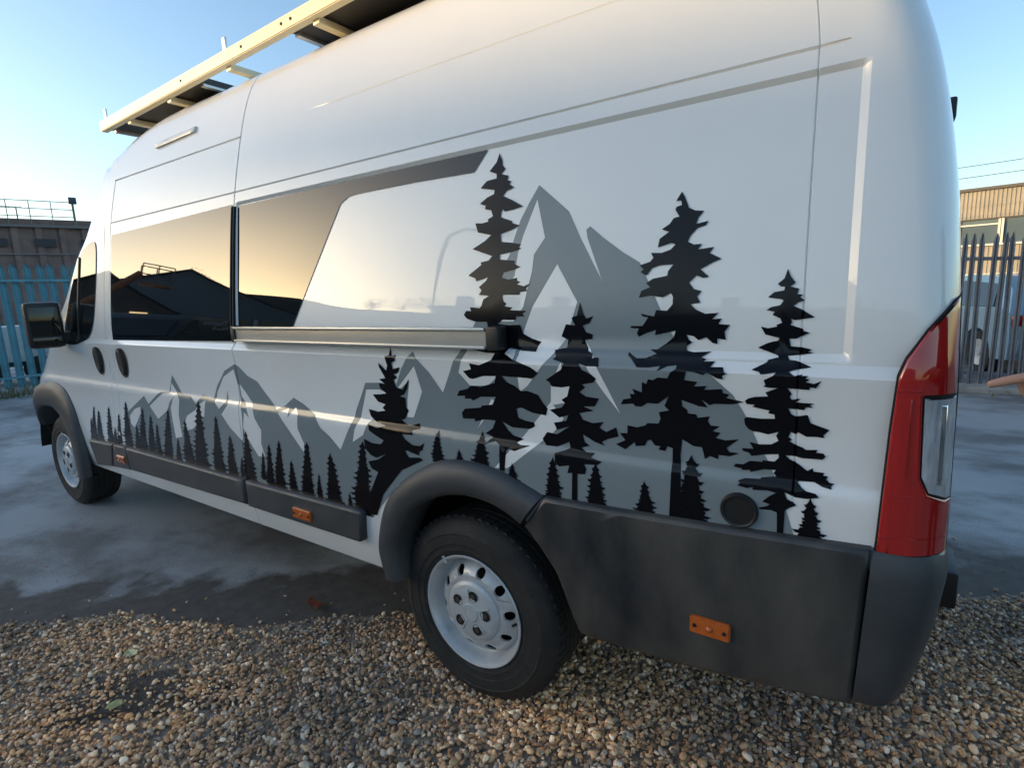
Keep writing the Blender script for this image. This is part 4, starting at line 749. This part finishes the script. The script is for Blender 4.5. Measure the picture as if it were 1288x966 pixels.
# ------------------------------------------------------------------ clad buildings
def ribbed_wall(name, x0, x1, z0, z1, y, pitch, dep, material, parent):
    """profiled sheet: one pressed panel of trapezoid ribs; local coordinates, facing -y"""
    V = []; F = []; x = x0; xs_ = []
    while x < x1-1e-6:
        for fx, dy in ((0, 0), (.55, 0), (.65, -dep), (.90, -dep), (1.0, 0)):
            if x+fx*pitch <= x1+1e-6: xs_.append((x+fx*pitch, y+dy))
        x += pitch
    for xx, yy in xs_: V += [(xx, yy, z0), (xx, yy, z1)]
    for i in range(len(xs_)-1): F.append((2*i, 2*i+2, 2*i+3, 2*i+1))
    o = mesh(name, V, F, material, None, False); o.parent = parent; return o
def lbox(name, c, d, material, parent, bev=0):
    o = box(name, c, d, material, None, bev=bev); o.parent = parent; return o
M_brown = mat('brown_cladding', (.20, .135, .115), .7, var=.25, vscale=1.2, col2=(.14, .095, .085))
M_dkwin = mat('dark_window', (.03, .035, .045), .08, 0, .5)
M_dull = mat('dull_window', (.03, .03, .035), .6)
M_steelrail = mat('rail_steel', (.16, .16, .15), .5, .4)
# brown unit behind the teal-tinted fence
bl = local_root(empty('industrial_unit', (-38.0, 7.0, 0), 'brown ribbed industrial unit with roof railing behind the teal-tinted fence', 'building', rz=R(73)))
# local x runs along the face, local -y faces the yard
ribbed_wall('wall_cladding', -16, 14, 0, 5.95, 0, 1.0, .14, M_brown, bl)
lbox('wall', (-1, 5.05, 2.95), (30, 10.0, 5.88), M_brown, bl)
lbox('parapet', (-1, -.05, 6.02), (30.2, .5, .14), mat('trim_grey', (.16, .14, .14), .6), bl)
lbox('roof_upstand', (7.5, .4, 6.25), (13, .5, .35), M_brown, bl)
for i in range(13):
    w_ = lbox('window', (-13+i*2.0, -.16, 5.15), (.9, .06, .42), M_dull, bl)
lbox('window', (-1.5, -.16, 3.6), (1.1, .06, .8), M_dull, bl); lbox('string_course', (-1, -.17, 4.55), (30, .05, .08), mat('trim_grey', (.16, .14, .14), .6), bl)
lbox('drain_pipe', (-2.4, -.22, 4.0), (.12, .12, 3.6), mat('pipe_pale', (.45, .44, .43), .6), bl)
rl = bpy.data.objects.new('roof_railing', None); COL.objects.link(rl); rl.parent = bl
for z in (6.55, 6.95, 7.35):
    o = tube('railing_bar', [(-.2, -.1, z), (4.4, -.1, z)], .022, M_steelrail, None, 6); o.parent = rl
for i in range(6):
    o = tube('railing_post', [(-.2+i*.92, -.1, 6.1), (-.2+i*.92, -.1, 7.36)], .024, M_steelrail, None, 6); o.parent = rl
o = box('flood_lamp', (4.45, -.1, 7.45), (.36, .3, .34), M_post, None, bev=.04); o.parent = rl
o = tube('lamp_pole', [(4.45, -.1, 6.1), (4.45, -.1, 7.3)], .04, M_steelrail, None, 6); o.parent = rl
ae = local_root(empty('aerial_mast', (-37.6, 8.99, 0), 'thin aerial mast rising beside the brown unit', 'aerial'))
o = tube('mast', [(0, 0, 0), (0, 0, 7.0)], [.05, .03], M_steelrail, None, 6); o.parent = ae
o = tube('boom', [(.0, -1.3, 6.98), (0, .25, 7.05)], .018, M_steelrail, None, 6); o.parent = ae
for k in range(5):
    o = tube('element', [(-.25, -1.1+k*.26, 6.99), (.25, -1.1+k*.26, 7.0)], .01, M_steelrail, None, 5); o.parent = ae
# pale shed whose roof slope shows at the far side of the yard
sh = local_root(empty('pale_shed', (-47.0, 5.2, 0), 'pale grey shed with a sloping roof beyond the brown unit', 'building', rz=R(76)))
o = ngon_prism('wall', [(-7, 0), (5, 0), (5, 5.0), (-1, 8.2), (-7, 8.2)], 0, 9, mat('pale_sheet', (.55, .57, .58), .6, var=.1, vscale=.8)); o.parent = sh
lbox('door', (-3, -.03, 2), (3, .08, 4), mat('trim_grey', (.16, .14, .14), .6), sh)
# white skip bags and a low trailer just behind the teal-tinted fence
tr_ = local_root(empty('box_trailer', (-14.6, 2.3, 0), 'low white box trailer half hidden behind the teal-tinted fence', 'trailer', rz=R(80)))
lbox('body', (0, 0, .85), (2.6, 1.3, .75), mat('trailer_white', (.6, .6, .6), .5, var=.1), tr_, .03)
lbox('chassis', (0, 0, .42), (2.7, 1.0, .10), M_post, tr_)
for x in (-.5, .4):
    o = lathe('wheel', [(.0, -.69), (.14, -.69), (.16, -.70), (.27, -.69), (.29, -.66), (.29, -.55)], M_rub, None, 24); o.parent = tr_; o.location = (x, 0, .29)

# cream office building behind the grey fence
M_cream = mat('tan_cladding', (.33, .30, .245), .6, var=.10, vscale=.8)
M_frame = mat('window_frame', (.75, .72, .62), .5)
M_pane = mat('office_glass', (.10, .14, .17), .06, 0, .8, ior=1.6)
br = local_root(empty('office_building', (6.0, 34.6, 0), 'tan clad office building with a ribbon of windows behind the grey fence', 'building', rz=R(-9)))
ribbed_wall('wall_cladding', -15, 13, 4.08, 5.42, 0, .16, .025, M_cream, br); ribbed_wall('wall_cladding', -15, 13, 0, 2.78, 0, .16, .025, M_cream, br)
lbox('wall', (-1, 5.25, 2.65), (28, 10, 5.28), M_cream, br); lbox('roof_edge', (-1, .2, 5.48), (28.3, .7, .14), mat('trim_dark', (.10, .09, .08), .6), br)
lbox('window_head', (-1, -.04, 4.05), (28, .10, .07), mat('trim_dark', (.10, .09, .08), .6), br); lbox('window_sill', (-1, -.08, 2.80), (28, .18, .09), M_frame, br)
x = -14.6; i = 0
while x < 12:
    w_ = 1.28 if i % 2 else 1.55
    wn = lbox('window', (x+w_/2, .06, 3.43), (w_-.10, .05, 1.2), M_pane, br)
    for xx in (x, x+w_): 
        o = box('frame_post', (xx, .0, 3.43), (.09, .12, 1.22), M_frame, None); o.parent = wn; o.location = (0, 0, 0)
    if i % 2 == 0:
        o = box('frame_bar', (x+w_/2, .01, 3.78), (w_-.1, .09, .07), M_frame, None); o.parent = wn
    x += w_+.12; i += 1
lbox('band', (-1, -.07, 1.35), (28, .08, .12), M_frame, br)
# two service cables across the sky
for k, (za, zb) in enumerate(((6.05, 6.25), (5.55, 5.85))):
    o = tube('overhead_cable', [(-12+28*t/16, 30.5-t*.15, za+(zb-za)*t/16-.35*math.sin(math.pi*t/16)) for t in range(17)], .012, M_gap, None, 5)
    tag(o, ('upper' if k == 0 else 'lower')+' of two thin black cables strung above the office roof', 'cable')

# ------------------------------------------------------------------ cars
def make_car(name, loc, rz, label, L, Wd, Hh, paint, kind='hatch', group=None):
    """local: front towards +x, base on z=0"""
    root = local_root(empty(name, loc, label, 'van' if kind == 'van' else 'car', group, rz))
    if kind == 'hatch':
        low = [(-L/2, .30), (-L/2-.03, .55), (-L/2+.02, .92), (-L/2+.25, 1.0), (.9, .95), (L/2-.55, .86), (L/2-.1, .70), (L/2, .50), (L/2-.03, .26)]
        cab = [(-L/2+.06, .93), (-L/2+.22, 1.25), (-L/2+.5, Hh-.04), (-.5, Hh), (.15, Hh-.04), (.6, Hh-.25), (1.15, .93)]
    else:
        low = [(-L/2, .32), (-L/2, .6), (-L/2+.02, 1.15), (1.2, 1.15), (L/2-.75, 1.08), (L/2-.15, .90), (L/2, .62), (L/2-.02, .28)]
        cab = [(-L/2+.02, 1.10), (-L/2+.04, 1.7), (-L/2+.14, Hh-.05), (-.6, Hh), (.35, Hh-.04), (.75, Hh-.28), (1.55, 1.10)]
    wx = (-L/2+.78, L/2-.85); rw = .33
    def loft(nm, prof, wf, arches=False):
        bm = bmesh.new(); pr = list(prof)
        if arches:
            bot = []
            for xc in sorted(wx, reverse=True):
                bot += [(xc+(rw+.06)*math.cos(R(a)), .28+max(0, (rw+.09)*math.sin(R(a)))) for a in range(0, 181, 15)]
            pr = pr+bot
        secs = []
        for yy in (-1, -.9, 0, .9, 1):
            secs.append([bm.verts.new((x*(1 if abs(yy) < .95 else .985), yy*Wd/2*wf(z), z)) for x, z in pr])
        n = len(pr)
        for a_, b_2 in zip(secs, secs[1:]):
            for i in range(n): bm.faces.new((a_[i], a_[(i+1) % n], b_2[(i+1) % n], b_2[i]))
        bm.faces.new(secs[0][::-1]); bm.faces.new(secs[-1])
        o_2 = bm_obj(nm, bm, paint, None, True, 28); o_2.parent = root; return o_2
    loft('body', low, lambda z: 1.0 if z < .75 else 1-.06*(z-.75), True)
    zt = 1.0 if kind == 'hatch' else 1.15
    wc = lambda z: .97-.20*max(0, (z-zt))/(Hh-zt)*(1 if kind == 'hatch' else .5)
    loft('cabin', cab, wc)
    def glass(nm, poly, side):
        pts_ = [(x, side*(Wd/2*wc(z)+.006), z) for x, z in poly]
        bm = bmesh.new(); f_ = bm.faces.new([bm.verts.new(p) for p in pts_]); bmesh.ops.triangulate(bm, faces=[f_]); o_2 = bm_obj(nm, bm, M_dkwin, None, False); o_2.parent = root
    for s_ in (-1, 1):
        if kind == 'hatch':
            glass('side_window', [(-L/2+.50, 1.02), (-L/2+.62, Hh-.14), (-.42, Hh-.09), (-.42, 1.0)], s_); glass('side_window', [(-.34, 1.0), (-.34, Hh-.09), (.12, Hh-.13), (.52, Hh-.32), (.95, .98)], s_)
        else: glass('side_window', [(.25, 1.2), (.25, Hh-.16), (.55, Hh-.22), (1.25, 1.2)], s_)
    if kind == 'hatch':
        xr_ = -L/2
        V = [(xr_+.085, -.58, 1.0), (xr_+.085, .58, 1.0), (xr_+.40, .46, Hh-.12), (xr_+.40, -.46, Hh-.12)]; V = [(x-.035, y, z) for x, y, z in V]
        o_2 = mesh('rear_window', V, [(0, 1, 2, 3)], M_dkwin, None, False); o_2.parent = root
        for s_ in (-1, 1):
            lbox('tail_lamp', (xr_+.02, s_*(Wd/2-.17), .84), (.12, .30, .15), M_red, root, .02)
        lbox('number_plate', (xr_-.028, 0, .66), (.02, .52, .11), mat('plate', (.6, .5, .08), .5), root); lbox('bumper', (xr_-.01, 0, .48), (.10, Wd*.92, .20), paint, root, .03)
        o_2 = mesh('windscreen', [(x+.02, y, z+.02) for x, y, z in ((.62, -.55, Hh-.24), (.62, .55, Hh-.24), (1.14, .62, .95), (1.14, -.62, .95))], [(0, 1, 2, 3)], M_dkwin, None, False); o_2.parent = root
    else:
        o_2 = mesh('windscreen', [(x+.03, y, z+.02) for x, y, z in ((.78, -.72, Hh-.28), (.78, .72, Hh-.28), (1.54, .82, 1.14), (1.54, -.82, 1.14))], [(0, 1, 2, 3)], M_dkwin, None, False); o_2.parent = root
        for s_ in (-1, 1): lbox('headlight', (L/2-.10, s_*(Wd/2-.22), .82), (.14, .28, .18), M_clear, root, .03); lbox('door_mirror', (1.15, s_*(Wd/2+.10), 1.30), (.10, .18, .22), M_blk, root, .03)
    for xc in wx:
        for s_ in (-1, 1):
            w_ = bpy.data.objects.new('wheel', None); COL.objects.link(w_); w_.parent = root; w_.location = (xc, s_*(Wd/2-.02), rw); w_.rotation_euler = (0, 0, 0 if s_ < 0 else math.pi)
            o_2 = lathe('tyre', [(.19, .02), (.21, .0), (.30, .0), (.325, .02), (.33, .05), (.33, .17), (.31, .2), (.19, .2)], M_rub, None, 32); o_2.parent = w_
            o_2 = lathe('rim', [(.0, .01), (.05, .01), (.06, .03), (.15, .03), (.18, .015), (.20, .012)], M_steel, None, 20); o_2.parent = w_
    return root
car_paint = mat('silver_blue_paint', (.30, .42, .50), .3, .3, .8, var=.05)
make_car('parked_hatchback', (2.67, 10.84, 0), math.atan2(.94, -.35), 'pale blue hatchback parked behind the grey fence with its red tail lamps showing', 4.0, 1.72, 1.48, car_paint)
make_car('parked_van', (5.6, 15.5, 0), R(170), 'plain white van parked in front of the tan office building', 4.9, 1.9, 2.0, mat('van_white', (.7, .7, .7), .35, 0, .5), 'van')
# dark trade van in the yard, seen mirrored in the camper's window
tv = make_car('trade_van', (-12.5, -4.4, 0), math.atan2(.73, .68), 'black trade van with white lettering parked on the gravel across the yard', 5.6, 2.0, 2.32, mat('black_paint', (.008, .010, .014), .3, 0, .9), 'van')
def lettering(txt, size, parent, mloc):
    cu = bpy.data.curves.new('lettering', 'FONT'); cu.body = txt; cu.size = size; cu.align_x = 'LEFT'; cu.extrude = .002
    t_ = bpy.data.objects.new('tmp', cu); COL.objects.link(t_); dg = bpy.context.evaluated_depsgraph_get()
    me_ = bpy.data.meshes.new_from_object(t_.evaluated_get(dg)); bpy.data.objects.remove(t_)
    me_.materials.clear(); me_.materials.append(mat('white_letter', (.85, .86, .88), .4))
    o = bpy.data.objects.new('lettering', me_); COL.objects.link(o); o.parent = parent
    o.matrix_local = mloc; return o
for txt, z, yy in (('Thermo', 1.80, .945), ('Mech', 1.38, .965)):
    # right-hand flank: local -y side, reading from the rear towards the front
    lettering(txt, .50, tv, Matrix.Translation((-1.55, -yy, z)) @ Matrix.Rotation(R(90), 4, 'X'))
# ------------------------------------------------------------------ the yard behind the camera (it lights, shades and mirrors in the van)
def leaf_cloud(name, blobs, n, leaf, material, parent):
    V = np.zeros((n*4, 3)); cs = np.array([b[0] for b in blobs], float); rs = np.array([b[1] for b in blobs], float)
    pick = rng.choice(len(blobs), n, p=(rs**2)/(rs**2).sum()); d = rng.normal(size=(n, 3)); d /= np.linalg.norm(d, axis=1, keepdims=True)
    c = cs[pick]+d*(rs[pick]*rng.uniform(.45, 1.05, n)**.6)[:, None]*np.array([1, 1, .8])
    a = rng.normal(size=(n, 3)); a /= np.linalg.norm(a, axis=1, keepdims=True); b = np.cross(a, rng.normal(size=(n, 3))); b /= np.linalg.norm(b, axis=1, keepdims=True)
    s = leaf*rng.uniform(.6, 1.4, n)[:, None]
    V[0::4] = c-a*s; V[1::4] = c+b*s*.5; V[2::4] = c+a*s; V[3::4] = c-b*s*.5
    me_ = bpy.data.meshes.new(name); me_.from_pydata(V.tolist(), [], [(4*i, 4*i+1, 4*i+2, 4*i+3) for i in range(n)]); me_.materials.append(material)
    o = bpy.data.objects.new(name, me_); COL.objects.link(o); o.parent = parent; return o
M_bark = mat('bark', (.07, .05, .035), .9, var=.3, vscale=6)
M_leaf = mat('leaves', (.055, .075, .030), .7, var=.4, vscale=.6)
def tree(loc, h, rad, label, seed, group=None, n=2600):
    rg = random.Random(seed); root = local_root(empty('tree', loc, label, 'tree', group))
    bm = bmesh.new(); add_tube(bm, [(0, 0, 0), (rg.gauss(0, .1), rg.gauss(0, .1), h*.3), (rg.gauss(0, .2), rg.gauss(0, .2), h*.75)], [h*.035, h*.025, h*.01], 8)
    for k in range(6):
        a = rg.uniform(0, 6.28); z = h*rg.uniform(.3, .6); add_tube(bm, [(0, 0, z), (rad*.4*math.cos(a), rad*.4*math.sin(a), z+h*.12), (rad*.8*math.cos(a), rad*.8*math.sin(a), z+h*.25)], [h*.012, h*.008, h*.004], 5)
    o = bm_obj('trunk', bm, M_bark, None); o.parent = root
    blobs = [((rg.gauss(0, rad*.42), rg.gauss(0, rad*.42), h*rg.uniform(.45, .88)), rad*rg.uniform(.28, .5)) for _ in range(14)]+[((0, 0, h*.88), rad*.3)]
    leaf_cloud('crown', blobs, n, .16*h/8, M_leaf, root); return root
def at_az(az, d, base=(-1.2, 0)): return (base[0]+d*math.cos(R(az)), base[1]+d*math.sin(R(az)), 0)
# long wooded bank where the sun goes down
M_hill = mat('bank_grass', (.05, .055, .028), .9, var=.3, vscale=.3)
V = []; F = []
ang = [-178+i for i in range(111)]
def bank_h(a): return 10.88+(1-math.exp(-((a+147)/5)**2))*(-.9+.5*math.sin(a*.11)+.3*math.sin(a*.37+1))-max(0, (-158-a))*.12
for a in ang:
    for d_, k in ((44, 0), (52, .55), (60, .92), (66, 1.0), (90, 1.0), (130, .6)):
        x, y, _ = at_az(a, d_); V.append((x, y, bank_h(a)*k-.05))
for i in range(len(ang)-1):
    for j in range(5): F.append((i*6+j, i*6+j+1, (i+1)*6+j+1, (i+1)*6+j))
tag(mesh('hill', V, F, M_hill), kind='structure')
names = ['rounded broad tree on the bank', 'tall narrow tree on the bank', 'low spreading tree on the bank']
k = 0
for a in np.arange(-176, -72, 3.6):
    a2 = a+random.gauss(0, .8)
    if -152.5 < a2 < -141.5: continue
    d_ = random.uniform(62, 70); p_ = at_az(a2, d_); kind_ = k % 3
    t_ = tree((p_[0], p_[1], bank_h(a2)-1.2), random.uniform(2.6, 4.0)*(1, 1.15, .85)[kind_], (2.4, 1.6, 3.0)[kind_], names[kind_]+' across the yard', 100+k, names[kind_][:names[kind_].index(' tree')]+' trees along the bank', n=700); k += 1
# grey barn, dark house with lit windows, trees between
barn = local_root(empty('barn', at_az(-156, 33), 'grey-blue steel barn with a shallow gable across the yard', 'building', rz=R(-156+90)))
Mb = mat('barn_sheet', (.17, .20, .24), .6, var=.12, vscale=.5)
o = ngon_prism('gable_wall', [(-7, 0), (7, 0), (7, 4.3), (0, 7.2), (-7, 4.3)], 0, -14, Mb); o.parent = barn
for s_ in (-1, 1):
    o = mesh('roof', [(0, .3, 7.32), (s_*7.4, .3, 4.25), (s_*7.4, -14.3, 4.25), (0, -14.3, 7.32)], [(0, 1, 2, 3)], Mb, None, False); o.parent = barn
for i in range(5): lbox('opening', (-5+i*2.5, .06, 3.4), (1.9, .10, .9), M_dkwin, barn)
for i in range(4): lbox('pier', (-3.75+i*2.5, .10, 3.4), (.22, .12, 1.0), mat('pier_white', (.7, .7, .68), .6), barn)
hs = local_root(empty('house', at_az(-162.5, 31), 'dark gabled house with two lit windows across the yard', 'house', rz=R(-162.5+90)))
Mh = mat('dark_brick', (.09, .06, .05), .85, var=.3, vscale=2)
o = ngon_prism('wall', [(-3.2, 0), (3.2, 0), (3.2, 3.9), (0, 5.9), (-3.2, 3.9)], 0, -8, Mh); o.parent = hs
for s_ in (-1, 1):
    o = mesh('roof', [(0, .3, 6.05), (s_*3.5, .3, 3.85), (s_*3.5, -8.3, 3.85), (0, -8.3, 6.05)], [(0, 1, 2, 3)], mat('slate', (.05, .05, .055), .7), None, False); o.parent = hs
Mlit = mat('lit_window', (.8, .6, .3), .4, emit=((1.0, .72, .34), 1.6))
for x in (-1.6, .1, 1.6):
    w_ = lbox('window', (x, .04, 3.25), (.75, .08, 1.1), Mlit, hs)
    for zz in (3.1, 3.55):
        o = box('glazing_bar', (x, .10, zz), (.75, .04, .06), Mh, None); o.parent = w_
for i, (a, d_, h) in enumerate(((-159.5, 42, 7.6), (-157.3, 40, 7.9), (-155.4, 46, 8.2))):
    tree(at_az(a, d_), h, 2.3, ('dense round tree beside the dark house', 'open branched tree between the house and the barn', 'taller tree rising behind the barn roof')[i], 20+i, n=1600)
# cherry picker with raised basket
cp = local_root(empty('cherry_picker', at_az(-161.2, 24), 'cherry picker lift with raised boom and basket across the yard', 'lift', rz=R(-72)))
My = mat('lift_orange', (.40, .12, .03), .5, var=.2)
lbox('chassis', (0, 0, .8), (2.2, 1.6, .7), My, cp, .05)
for x in (-.7, .7):
    for y in (-.75, .75):
        o = lathe('wheel', [(.0, -.14), (.2, -.14), (.38, -.12), (.4, -.08), (.4, .08), (.38, .12), (.0, .12)], M_rub, None, 20); o.parent = cp; o.location = (x, y, .4)
o = tube('boom', [(-.6, 0, 1.2), (-1.5, 0, 3.2)], .16, My, None, 8); o.parent = cp
o = tube('boom', [(-1.5, 0, 3.2), (.4, 0, 5.2)], .14, My, None, 8); o.parent = cp
bk_ = bpy.data.objects.new('basket', None); COL.objects.link(bk_); bk_.parent = cp
o = box('basket_floor', (.95, 0, 4.75), (1.1, .8, .12), My, None); o.parent = bk_
for z in (5.15, 5.6):
    for y in (-.4, .4):
        o = tube('basket_rail', [(.4, y, z), (1.5, y, z)], .025, M_steelrail, None, 6); o.parent = bk_
for x in (.4, .95, 1.5):
    for y in (-.4, .4):
        o = tube('basket_post', [(x, y, 4.75), (x, y, 5.6)], .025, M_steelrail, None, 6); o.parent = bk_
# unseen block for a mirrored dark outline, sized to shade the van; lamp post
ws = local_root(empty('shade_block', at_az(-104, 17, (0, 0)), 'long flat-roofed block with a row of roof vents, added across the gravel to shade the van', 'building', rz=R(-104+90)))
Mw = mat('shade_block_wall', (.32, .315, .30), .8, var=.15, vscale=.7)
lbox('wall', (4.0, -4, 2.1), (27, 8, 4.2), Mw, ws); lbox('roof_edge', (4.0, -4, 4.28), (27.3, 8.3, .18), mat('trim_dark', (.10, .09, .08), .6), ws)
for i in range(12): lbox('roof_vent', (-8.4+i*1.9, -.4, 4.65), (.55, .55, .62), Mw, ws, .04)
lbox('roller_door', (0, .05, 1.9), (3.6, .1, 3.8), mat('door_grey', (.28, .29, .30), .5), ws); lbox('roller_door', (5.5, .05, 1.9), (3.6, .1, 3.8), mat('door_grey', (.28, .29, .30), .5), ws)
lp = local_root(empty('lamp_post', at_az(-133.5, 14.5, (0, 0)), 'grey steel lamp post with a bent arm across the gravel', 'lamp post', rz=R(-40)))
o = tube('pole', [(0, 0, 0), (0, 0, 5.6), (.15, 0, 6.3), (.6, 0, 6.6), (1.4, 0, 6.62)], [.09, .07, .06, .05, .045], M_steelrail, None, 8); o.parent = lp
lbox('lamp_head', (1.7, 0, 6.60), (.7, .25, .14), M_steelrail, lp, .04)
# ------------------------------------------------------------------ person reaching into view behind the van
M_skin = mat('skin', (.46, .25, .17), .5, var=.08, vscale=20, bump=.1, bscale=200)
M_coat = mat('navy_jacket', (.03, .035, .05), .8, var=.15, vscale=20, bump=.2, bscale=160)
M_jean = mat('jeans', (.05, .06, .085), .85, var=.2, vscale=30)
M_hair = mat('hair', (.03, .02, .015), .6)
pr = empty('person', (2.18, .02, 0), 'person in a dark jacket pointing at the van with one bare hand', 'person')
def skin(name, verts, edges, radii, material, parent, root=0, sub=2):
    me_ = bpy.data.meshes.new(name); me_.from_pydata(verts, edges, []); o = bpy.data.objects.new(name, me_); link(o, parent)
    md = o.modifiers.new('skin', 'SKIN'); md.use_smooth_shade = True
    for i, rr in enumerate(radii):
        v = me_.skin_vertices[0].data[i]; v.radius = (rr, rr) if not hasattr(rr, '__len__') else rr; v.use_root = (i == root)
    o.modifiers.new('sub', 'SUBSURF').levels = sub; o.modifiers['sub'].render_levels = sub
    me_.materials.append(material); return o
X, Y0 = 2.18, .02
# body facing -x: pelvis, spine, neck, head, legs, arms (left arm raised forward towards the van)
HX, HY, HZ = 1.406, -.075, 1.336        # wrist of the pointing hand comes to the right of this
bv = [(X, Y0, .95), (X, Y0, 1.15), (X-.02, Y0, 1.38), (X-.03, Y0, 1.50), (X-.05, Y0, 1.58), (X-.07, Y0, 1.68), (X-.06, Y0, 1.78),
      (X, Y0-.10, .90), (X-.03, Y0-.11, .50), (X+.02, Y0-.12, .09), (X-.12, Y0-.12, .05),
      (X, Y0+.10, .90), (X-.02, Y0+.11, .50), (X+.03, Y0+.12, .09), (X-.11, Y0+.12, .05),
      (X-.03, Y0-.19, 1.44), (X-.26, Y0-.22, 1.28), (1.70, HY-.01, 1.30),
      (X-.02, Y0+.19, 1.44), (X+.04, Y0+.25, 1.16), (X-.06, Y0+.25, .92), (X-.09, Y0+.25, .84)]
be = [(0, 1), (1, 2), (2, 3), (3, 4), (4, 5), (5, 6), (0, 7), (7, 8), (8, 9), (9, 10), (0, 11), (11, 12), (12, 13), (13, 14), (3, 15), (15, 16), (16, 17), (3, 18), (18, 19), (19, 20), (20, 21)]
brad = [.15, (.13, .15), (.13, .17), .10, .06, .095, .085, .085, .062, .045, .035, .085, .062, .045, .035, .065, .052, .042, .065, .052, .042, .04]
skin('body', bv, be, brad, M_coat, pr)
hd = bmesh.new(); bmesh.ops.create_uvsphere(hd, u_segments=24, v_segments=16, radius=1, matrix=Matrix.Translation((X-.075, Y0, 1.715)) @ Matrix.Diagonal((.105, .085, .13, 1)))
bm_obj('head', hd, M_skin, pr)
hd = bmesh.new(); bmesh.ops.create_uvsphere(hd, u_segments=24, v_segments=16, radius=1, matrix=Matrix.Translation((X-.055, Y0, 1.745)) @ Matrix.Diagonal((.108, .094, .118, 1)))
bm_obj('hair', hd, M_hair, pr)
skin('jeans', [(X, Y0, .97), (X, Y0-.10, .90), (X-.03, Y0-.11, .50), (X+.02, Y0-.12, .12), (X, Y0+.10, .90), (X-.02, Y0+.11, .50), (X+.03, Y0+.12, .12)], [(0, 1), (1, 2), (2, 3), (0, 4), (4, 5), (5, 6)], [.155, .095, .072, .06, .095, .072, .06], M_jean, pr)
# hand: wrist at +x, index finger out to -x, the others curled, thumb along the side
def hp(dx, dy, dz): return (HX+dx, HY+dy, HZ+dz)
hv = [hp(.23, .0, -.008), hp(.135, 0, .0), hp(.075, 0, .004)]; he = [(0, 1), (1, 2)]; hr = [.030, .030, (.026, .034)]
def finger(base, pts, rads):
    s_ = len(hv); hv.append(base); hr.append(rads[0]); he.append((2, s_))
    for i, p_ in enumerate(pts):
        hv.append(p_); hr.append(rads[i+1]); he.append((s_+i, s_+i+1))
finger(hp(.045, -.018, .008), [hp(.018, -.020, .003), hp(-.012, -.022, -.006), hp(-.036, -.023, -.014)], [.0105, .0098, .0088, .0068])
finger(hp(.046, .002, .006), [hp(.014, .002, -.010), hp(.026, .002, -.034), hp(.048, .000, -.032)], [.0108, .0100, .0092, .0080])
finger(hp(.050, .020, .002), [hp(.022, .021, -.014), hp(.032, .019, -.036), hp(.052, .017, -.032)], [.0102, .0095, .0088, .0076])
finger(hp(.058, .036, -.004), [hp(.034, .038, -.017), hp(.042, .035, -.034), hp(.058, .032, -.030)], [.0092, .0085, .0078, .0068])
s_ = len(hv); hv += [hp(.105, -.034, -.012), hp(.070, -.044, -.022), hp(.044, -.040, -.028)]; hr += [.014, .0115, .0088]; he += [(1, s_), (s_, s_+1), (s_+1, s_+2)]
skin('hand', hv, he, hr, M_skin, pr, root=1)
tube('cuff', [(1.655, HY-.008, 1.302), (1.69, HY-.01, 1.301), (1.74, HY-.012, 1.300)], [.047, .050, .052], M_coat, pr, 14)

# ------------------------------------------------------------------ litter on the ground
def leaf(loc, s_, rz, colr, label):
    n = 10; V = [(0, 0, .0)]; 
    for i in range(n):
        a = 2*math.pi*i/n; rr = s_*(1+.25*math.sin(3*a+rz)); V.append((rr*math.cos(a), rr*.62*math.sin(a), .006+.008*math.sin(2*a)))
    V += [(x, y, z-.0015) for x, y, z in V]; m_ = n+1
    F = [(0, 1+i, 1+(i+1) % n) for i in range(n)]+[(m_, m_+1+(i+1) % n, m_+1+i) for i in range(n)]+[(1+i, m_+1+i, m_+1+(i+1) % n, 1+(i+1) % n) for i in range(n)]
    o = mesh('fallen_leaf', V, F, mat('leaf_%.2f' % colr[0], colr, .6, var=.25, vscale=60), None, True); o.location = loc; o.rotation_euler = (.25, .1, rz)
    return tag(o, label, 'leaf', 'fallen leaves on the gravel')
leaf((-1.46, -.57, .022), .030, .4, (.66, .60, .30), 'pale yellow leaf lying near the gravel edge')
leaf((-1.15, -.75, .022), .028, 1.7, (.58, .52, .22), 'greenish yellow leaf beside the muddy hollow')
leaf((-.75, -.28, .022), .020, 2.6, (.72, .52, .18), 'small orange yellow leaf lying alone on clean gravel')
bm = bmesh.new(); gv = []
for i in range(5): gv.append([bm.verts.new((-.05+.025*i+random.gauss(0, .006), -.03+.03*j+random.gauss(0, .006), .012+abs(random.gauss(0, .022)))) for j in range(3)])
for i in range(4):
    for j in range(2): bm.faces.new((gv[i][j], gv[i+1][j], gv[i+1][j+1], gv[i][j+1]))
bmesh.ops.solidify(bm, geom=bm.faces[:], thickness=.0015)
o = bm_obj('crumpled_wrapper', bm, mat('red_foil', (.50, .15, .09), .4, .1), None); o.location = (-1.08, .10, .004); tag(o, 'crumpled reddish wrapper on the dirt beside the gravel', 'wrapper')
tw = tube('twig', [(-1.25, -.90, .020), (-1.20, -.86, .024), (-1.155, -.80, .026), (-1.10, -.76, .024), (-1.06, -.70, .020)], [.0035, .005, .0055, .0045, .002], M_bark, None, 7)
tag(tw, 'dark wet twig lying in the muddy hollow', 'twig')
